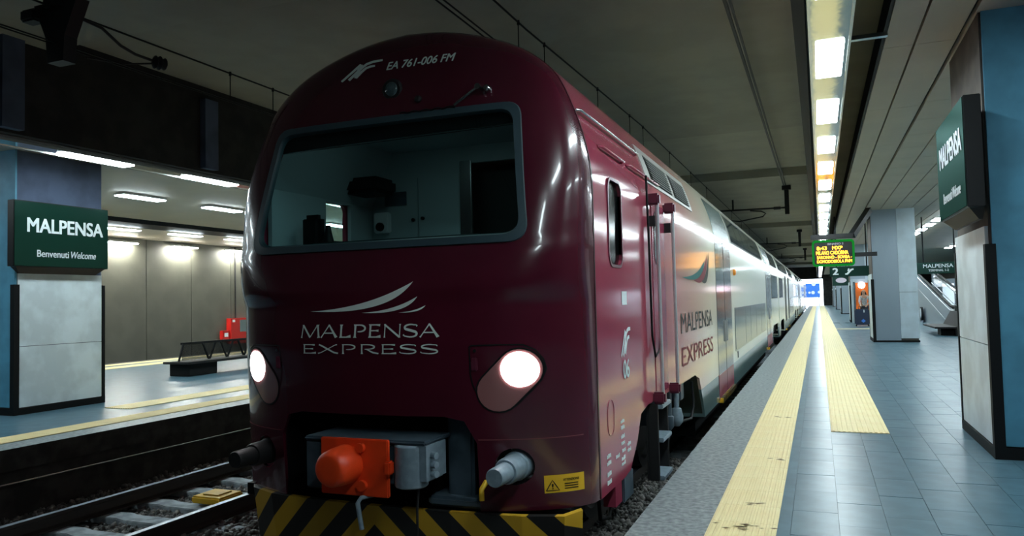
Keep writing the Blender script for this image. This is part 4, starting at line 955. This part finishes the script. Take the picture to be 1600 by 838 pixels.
MB().tube([(-6.72, 5.35, 2.92), (-6.72, 5.6, 2.90), (-6.75, 5.85, 2.80), (-6.82, 6.1, 2.79), (-6.85, 6.35, 2.80)], .016, 8).build('arm', 'iron', t, smooth=50)
MB().lathe((-6.85, 6.36, 2.79), (.25, 1, 0), [(0, .03), (.03, .075), (.05, .05), (.08, .08), (.10, .05), (.14, .07), (.17, .02)], 14).build('insulator', 'iron', t, smooth=40)
MB().tube([(-6.85, 6.40, 2.78), (-6.86, 6.0, 2.66), (-6.88, 5.55, 2.60)], .011, 6).build('steady_arm', 'iron', t, smooth=50)
MB().box(-7.25, -7.05, 5.1, 5.25, 2.88, 3.0).build('insulator', 'iron', t, bevel=.02)
tag(MB().box(-.945, -.905, -10, 26.4, 3.575, 3.60).box(-.88, -.85, -10, 26.4, 3.58, 3.60).build('conduit', 'iron'), 'thin cable conduit running along the ceiling toward the wire bracket', 'conduit')
# ================================================================ BOARDS
t = thing('departure_board', (.43, 24, .83), 'departure board with orange text and a bright green border over the platform', 'departure board')
MB().box(-.10, .98, 24.0, 24.22, .83, 1.54).build('casing', 'signback', t, bevel=.02)
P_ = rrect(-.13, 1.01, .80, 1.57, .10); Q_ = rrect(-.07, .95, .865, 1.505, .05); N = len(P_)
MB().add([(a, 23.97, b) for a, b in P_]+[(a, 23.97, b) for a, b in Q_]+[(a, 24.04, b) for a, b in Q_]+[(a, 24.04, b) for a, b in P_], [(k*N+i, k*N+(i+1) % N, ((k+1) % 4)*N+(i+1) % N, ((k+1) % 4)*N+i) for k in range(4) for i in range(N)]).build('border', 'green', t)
bmap = lambda x0, z0: (lambda u, v, w_: (x0+u, 23.985, z0+v))
for s, x0, z0, ww, hh in (('8:43', .0, 1.285, .27, .10), ('MXP', .42, 1.285, .27, .10), ('MILANO CADORNA', -.02, 1.145, .86, .105), ('SARONNO - BOVISA -', 0., 1.025, .93, .085), ('DOMODOSSOLA FNM', 0., .905, .93, .085)):
    text_mb(s, bmap(x0, z0), ww, hh, bold=.012).build('lettering', 'led', t, fix=False)
text_mb('BINARIO 2', bmap(.30, 1.425), .42, .055, bold=.01).build('lettering', 'ledw', t, fix=False)
MB().box(-.16, 1.0, 24.0, 24.2, 1.60, 1.74).build('support_beam', 'signback', t, bevel=.01)
MB().beam((.96, 24.1, 1.67), (1.50, 25.2, 2.5), .16, .16).build('support_strut', 'signback', t); MB().box(.98, 1.6, 24.08, 24.16, 1.06, 1.18).build('side_arm', 'signback', t)
for hx in (.04, .34): MB().box(hx, hx+.02, 24.08, 24.12, 1.70, 2.29).build('hanger', 'signback', t)
def hang_sign(x0, x1, y, z0, z1, label, nm='direction_sign'):
    t = thing(nm, ((x0+x1)/2, y, z0), label, 'sign'); MB().box(x0, x1, y, y+.14, z0, z1).build('sign_box', 'sign', t, bevel=.008)
    MB().box(x0+.2, x0+.24, y+.05, y+.09, z1, 2.62).box(x1-.24, x1-.2, y+.05, y+.09, z1, 2.62).build('hanger', 'black', t); return t
s_ = hang_sign(.38, 1.75, 28.0, .58, .92, 'dark green hanging sign with the number 2 and an arrow')
text_mb('2', lambda u, v, w_: (.48+u, 27.99, .645+v), .16, .22, bold=.035).build('lettering', 'white', s_, fix=False)
vs, fs = stroke_poly([(.86, .66), (.92, .66), (1.05, .80), (1.12, .82)], [.05, .06, .06, .05]); ar = MB().add([(a, 27.99, b) for a, b in vs], fs)
vs, fs = stroke_poly([(.95, .75), (.98, .84)], [.05, .05]); ar.add([(a, 27.99, b) for a, b in vs], fs); ar.build('escalator_symbol', 'white', s_, fix=False)
s_ = hang_sign(.75, 1.70, 46.5, .45, .98, 'small dark hanging sign with a white oval below the platform number sign')
MB().prism([(1.2+.28*math.cos(a), .75+.14*math.sin(a)) for a in np.linspace(0, 6.1, 20)], 'y', 46.485, 46.5).build('symbol', 'ledw', s_)
s_ = hang_sign(3.22, 4.62, 30.0, .62, 1.02, 'dark green hanging terminal sign between the pillars', 'terminal_sign')
text_mb('MALPENSA', lambda u, v, w_: (3.42+u, 29.99, .83+v), .92, .125, bold=.014).build('lettering', 'white', s_, fix=False)
text_mb('TERMINAL 1-2', lambda u, v, w_: (3.58+u, 29.99, .70+v), .62, .075, bold=.015).build('lettering', 'white', s_, fix=False)
t = thing('loudspeaker', (1.5, 26.0, 2.4), 'small dark loudspeaker at the top corner of the metal clad pillar', 'loudspeaker')
MB().box(1.50, 1.54, 26.0, 26.04, 2.3, 2.62).build('bracket', 'iron', t); MB().lathe((1.52, 26.25, 2.42), (-.2, -1, -.2), [(0, .06), (.1, .09), (.3, .11), (.32, .09)], 14).build('horn', 'iron', t, smooth=40)
# ================================================================ FURNITURE
def bench(x, y0, n, label, s=1):
    """long bench along the track: slab seat on two plinths and a low V-braced back"""
    L = 1.22*n; t = thing('bench', (x, y0, Z0), label, 'bench')
    for yy in (y0+.0, y0+L-1.0): MB().box(x-.30, x+.30, yy+.06, yy+.94, Z0, -1.27).build('plinth', 'black', t, bevel=.01)
    MB().box(x-.36, x+.42, y0-.08, y0+L, -1.27, -1.215).build('seat', 'iron', t, bevel=.008)
    tb = MB().beam((x-s*.04, y0+.16, -.81), (x-s*.04, y0+L-.1, -.81), .05, .05).build('back_rail', 'black', t)
    for k in range(int(L/.6)+1):
        yy = y0+.16+.6*k
        MB().beam((x+s*.02, yy, -.82), (x+s*.02, yy+(.20 if k else -.14), -1.22), .03, .04).build('back_brace', 'black', t)
        if k: MB().beam((x+s*.02, yy+.42, -.82), (x+s*.02, yy+.22, -1.22), .03, .04).build('back_brace', 'black', t)
    MB().box(x-s*.05-.004, x-s*.05+.004, y0+.18, y0+L-.1, -1.20, -.83).build('back_mesh', 'mesh', t)
    return t
mm = bpy.data.materials.new('dark_perforated_mesh'); mm.use_nodes = True; nt = mm.node_tree; b = nt.nodes['Principled BSDF']; b.inputs['Base Color'].default_value = (.012, .013, .014, 1); b.inputs['Roughness'].default_value = .5; b.inputs['Alpha'].default_value = .55
M['mesh'] = mm
bench(-13.75, 13.45, 5, 'black bench with a V-braced back on the left platform in front of the red cabinet')
t = thing('bench', (4.3, 30.2, Z0), 'black bench with an upright back panel right of the metal clad pillar', 'bench')
MB().box(3.95, 4.75, 30.6, 31.4, Z0, -1.30).build('plinth', 'black', t); MB().box(4.35, 4.85, 30.2, 30.6, Z0, -1.32).build('plinth', 'black', t); MB().box(3.72, 4.9, 30.2, 33.5, -1.30, -1.24).build('seat', 'iron', t, bevel=.01)
MB().add([(4.40, 30.25, -1.24), (4.46, 30.25, -1.24), (4.72, 30.25, -.74), (4.66, 30.25, -.74), (4.40, 33.4, -1.24), (4.46, 33.4, -1.24), (4.72, 33.4, -.74), (4.66, 33.4, -.74)], [(0, 1, 2, 3), (4, 5, 6, 7), (0, 1, 5, 4), (1, 2, 6, 5), (2, 3, 7, 6), (3, 0, 4, 7)]).build('back_panel', 'black', t)
# red cabinets on the rear wall
t = thing('fire_cabinet', (-22.05, 24.9, -1.3), 'tall red fire hose cabinet on the rear wall behind the bench', 'fire cabinet')
MB().box(-22.2, -21.95, 24.25, 25.6, -1.45, -.42).build('body', 'red', t, bevel=.01); MB().box(-21.95, -21.93, 24.75, 25.5, -.98, -.5).build('door_window', 'pane', t)
MB().box(-21.95, -21.945, 24.33, 24.47, -.58, -.48).build('white_mark', 'white', t)
t = thing('alarm_box', (-22.1, 24.05, -1.2), 'small red box beside the taller red cabinet on the rear wall', 'alarm box')
MB().box(-22.2, -22.02, 23.88, 24.22, -1.35, -.90).build('body', 'red', t, bevel=.01); MB().box(-22.02, -22.01, 23.95, 24.15, -1.15, -1.0).build('label_plate', 'white', t)
tag(MB().tube([(-22.17, 24.75, -.42), (-22.17, 24.75, 2.5)], .03, 8).build('standpipe', 'iron', smooth=60), 'dark vertical pipe rising from the red fire cabinet', 'pipe')
# orange machine, person and suitcase
t = thing('vending_machine', (2.1, 43.9, Z0), 'orange fronted machine with a bright round lamp against the pale pillar', 'machine')
MB().box(1.62, 2.62, 43.8, 44.76, Z0, .75).build('cabinet', 'plight', t, bevel=.01); MB().box(1.80, 2.42, 43.76, 43.8, -1.2, .55).build('front_panel', 'orangep', t)
MB().box(1.70, 1.78, 43.74, 43.8, Z0, .6).box(2.46, 2.54, 43.74, 43.8, Z0, .6).build('side_strip', 'couplg', t)
M['spot'] = emit('pinkish_round_lamp', (1, .80, .95), 9)
MB().lathe((2.1, 43.78, .42), (0, -1, 0), [(0, .17), (.05, .17), (.08, .14), (.09, .05)], 20).build('lamp', 'spot', t, smooth=40)
t = thing('suitcase', (1.86, 39.4, Z0), 'large navy suitcase with a pale blue diamond badge standing on the platform', 'suitcase')
MB().box(1.53, 2.19, 39.25, 39.6, Z0+.07, -.74).build('shell', 'navy', t, bevel=.05); MB().prism([(1.80, -1.30), (1.90, -1.38), (2.0, -1.30), (1.90, -1.20)], 'y', 39.24, 39.25).build('badge', 'bluecar', t)
MB().tube([(1.72, 39.43, -.76), (1.72, 39.43, -.62), (2.0, 39.43, -.62), (2.0, 39.43, -.76)], .015, 8).build('handle', 'iron', t, smooth=50)
for x in (1.6, 2.12):
    for y in (39.3, 39.55): MB().cyl((x-.02, y, Z0+.04), (x+.02, y, Z0+.04), .04).build('wheel', 'black', t)
MB().box(1.92, 1.96, 39.235, 39.25, -.90, -.78).build('luggage_tag', 'white', t)
M['skin'] = mat('skin', (.45, .26, .18), .5); M['hair'] = mat('dark_hair', (.012, .009, .008), .4); M['top'] = mat('grey_white_top', (.42, .42, .42), .8, var=.3, scale=20); M['jean'] = mat('dark_trousers', (.02, .022, .03), .8)
def skin_mesh(name, verts, edges, m_, parent, sub=2):
    me = bpy.data.meshes.new(name); off = worldloc(parent); me.from_pydata([(a-off[0], b-off[1], c+H-off[2]) for a, b, c, r_ in verts], edges, [])
    o = bpy.data.objects.new(name, me); COL.objects.link(o); md = o.modifiers.new('s', 'SKIN'); md.use_smooth_shade = True
    for i, v in enumerate(verts): me.skin_vertices[0].data[i].radius = (v[3], v[3])
    me.skin_vertices[0].data[0].use_root = True
    o.modifiers.new('u', 'SUBSURF').levels = sub; o.modifiers['u'].render_levels = sub
    out = evalmesh(o); bpy.data.objects.remove(o); return link(name, out, m_, parent, smooth=180)
px, py = 2.02, 40.35
pr = thing('person', (px, py, Z0), 'dark haired person in a pale patterned top leaning over the navy suitcase', 'person')
def V4(x, y, z, r_): return (px+x, py+y, Z0+z, r_)
bv = [V4(0, 0, .92, .13), V4(0, -.03, 1.10, .115), V4(0, -.08, 1.28, .14), V4(0, -.12, 1.40, .11), V4(-.01, -.15, 1.48, .05), V4(-.02, -.18, 1.56, .07), V4(-.02, -.20, 1.66, .082), V4(-.02, -.19, 1.72, .06),
      V4(-.09, 0, .86, .095), V4(-.10, -.03, .48, .06), V4(-.10, .02, .08, .042), V4(-.10, -.12, .04, .035),
      V4(.09, 0, .86, .095), V4(.10, -.03, .48, .06), V4(.10, .02, .08, .042), V4(.10, -.12, .04, .035),
      V4(-.17, -.12, 1.38, .058), V4(-.22, -.22, 1.15, .042), V4(-.19, -.42, .98, .032), V4(-.18, -.52, .94, .022),
      V4(.17, -.12, 1.38, .058), V4(.23, -.20, 1.14, .042), V4(.10, -.42, 1.0, .032), V4(.04, -.52, .95, .022)]
be = [(0, 1), (1, 2), (2, 3), (3, 4), (4, 5), (5, 6), (6, 7), (0, 8), (8, 9), (9, 10), (10, 11), (0, 12), (12, 13), (13, 14), (14, 15), (3, 16), (16, 17), (17, 18), (18, 19), (3, 20), (20, 21), (21, 22), (22, 23)]
for hx, s in ((-.18, -1), (.04, 1)):      # fingers and thumb
    base_i = 19 if s < 0 else 23
    for k in range(4): bv.append(V4(hx-.03+.02*k, -.58+.006*abs(k-1.5), .915, .008)); be.append((base_i, len(bv)-1)); bv.append(V4(hx-.03+.02*k, -.585, .885, .007)); be.append((len(bv)-2, len(bv)-1))
    bv.append(V4(hx-s*.045, -.54, .915, .009)); be.append((base_i, len(bv)-1))
body = skin_mesh('body', bv, be, 'skin', pr)
skin_mesh('top', [(a, b, c, r_*1.12) for a, b, c, r_ in (bv[0], bv[1], bv[2], bv[3], bv[16], bv[17], V4(-.2, -.36, 1.03, .036), bv[20], bv[21], V4(.14, -.36, 1.03, .036))], [(0, 1), (1, 2), (2, 3), (3, 4), (4, 5), (5, 6), (3, 7), (7, 8), (8, 9)], 'top', pr)
skin_mesh('trousers', [(a, b, c, r_*1.15) for a, b, c, r_ in (bv[0], bv[8], bv[9], bv[10], bv[12], bv[13], bv[14])], [(0, 1), (1, 2), (2, 3), (0, 4), (4, 5), (5, 6)], 'jean', pr)
skin_mesh('hair', [V4(-.02, -.16, 1.70, .092), V4(-.02, -.12, 1.62, .095), V4(-.09, -.10, 1.50, .06), V4(-.11, -.10, 1.36, .045), V4(.06, -.09, 1.50, .06), V4(.09, -.10, 1.36, .045)], [(0, 1), (1, 2), (2, 3), (1, 4), (4, 5)], 'hair', pr)
fc = MB().lathe((px-.055, py-.272, Z0+1.655), (0, -1, 0), [(0, .012), (.006, .008)], 8).lathe((px+.015, py-.272, Z0+1.655), (0, -1, 0), [(0, .012), (.006, .008)], 8); fc.build('eye', 'hair', body)
MB().add([(px-.035, py-.275, Z0+1.65), (px-.005, py-.275, Z0+1.65), (px-.02, py-.305, Z0+1.615), (px-.02, py-.27, Z0+1.605)], [(0, 1, 2), (0, 2, 3), (1, 3, 2)]).build('nose', 'skin', body); MB().box(px-.045, px+.005, py-.275, py-.268, Z0+1.575, Z0+1.585).build('mouth', 'red', body)
# escalators
M['escside'] = mat('grey_escalator_side', (.33, .38, .43), .35, metal=.3)
def escalator(x, ya, za, yb, zb, label, w_=.9):
    """ya,za = foot end (near), yb,zb = upper end; side panels, handrails, steps"""
    t = thing('escalator', (x, ya, Z0), label, 'escalator')
    dy = yb-ya; dz = zb-za
    for s in (0, 1):
        xx = x+s*w_
        sd = MB().prism([(ya-1.2, Z0), (yb, Z0), (yb, zb-.12), (ya, za-.12), (ya-1.0, za-.12), (ya-1.2, za-.3)], 'x', xx-.05, xx+.05).build('balustrade', 'escside' if s == 0 else 'clear', t)
        MB().tube([(xx, ya-.9, za-.62), (xx, ya-1.12, za-.55), (xx, ya-1.22, za-.35), (xx, ya-1.15, za-.1), (xx, ya-.95, za), (xx, ya, za), (xx, yb, zb)], .06, 8).build('handrail', 'black', t, smooth=60)
        MB().tube([(xx-.055, ya-1.0, za-.15), (xx-.055, ya, za-.15), (xx-.055, yb, zb-.15)], .025, 6).tube([(xx-.055, ya+1, za-.62), (xx-.055, yb, zb-.75)], .02, 6).build('trim_rail', 'chrome', t, smooth=60)
        MB().lathe((xx, ya-.95, za-.32), (1, 0, 0), [(-.03, .24), (.03, .24)], 20).build('newel', 'white', t, smooth=40)
    st = MB(); n = int(abs(dy)/.4)
    for k in range(n): yy = ya+dy*k/n; st.box(x+.06, x+w_-.06, yy, yy+.38, Z0, max(Z0+.02, Z0+dz*k/n))
    st.build('step_run', 'iron', t, kind='stuff'); return t
escalator(5.0, 35.5, -.62, 48.0, 1.25, 'grey escalator rising behind the black bench on the right')
t = thing('escalator_end', (4.9, 43.6, Z0), 'rounded handrail end of another escalator just right of the metal clad pillar', 'escalator')
MB().box(4.78, 4.88, 43.6, 46.5, Z0, -.95).build('balustrade', 'escside', t); MB().lathe((4.78, 43.75, -1.12), (1, 0, 0), [(0, .36), (.10, .36)], 24).build('handrail_loop', 'black', t, smooth=40)
MB().lathe((4.77, 43.75, -1.08), (1, 0, 0), [(0, .25), (.12, .25)], 24).build('newel', 'white', t, smooth=40)
# bright shop front beyond the escalators
M['shop'] = emit('lit_shop_window', (.70, .85, 1), 3.5)
t = thing('lit_shopfront', (8.2, 52, Z0), 'bright bluish lit glass front beyond the escalator', 'shop front')
MB().box(6.4, 10.2, 52.0, 52.2, Z0, .75).build('wall', 'escside', t)
for k in range(4): MB().box(6.9+.75*k, 7.5+.75*k, 51.97, 52.0, Z0+.2, .45).build('lit_window', 'shop', t)
MB().tube([(6.6, 45, -1.5), (6.6, 45, .7)], .05, 8).build('post', 'black', t)
# far end of the tunnel: hoarding under open sky
t = thing('hoarding', (-1, 117, -2.4), 'blue hoarding with white discs in the daylight beyond the tunnel end', 'hoarding')
MB().box(-4, .2, 117, 117.2, -.45, 1.55).build('board', 'bluecar', t)
for x in (-3.5, -1.8, 0): MB().box(x, x+.1, 117.02, 117.15, -2.4, -.45).build('post', 'iron', t)
for x, z, r_ in ((-1.2, .25, .16), (-.72, .25, .24), (.1, .3, .2), (-.6, 1.45, .28)): MB().cyl((x, 117, z), (x, 116.96, z), r_).build('disc', 'white', t)
tag(MB().box(-30, 30, 112.4, 140, -2.75, -2.4).build('ground', 'plight'), kind='structure')
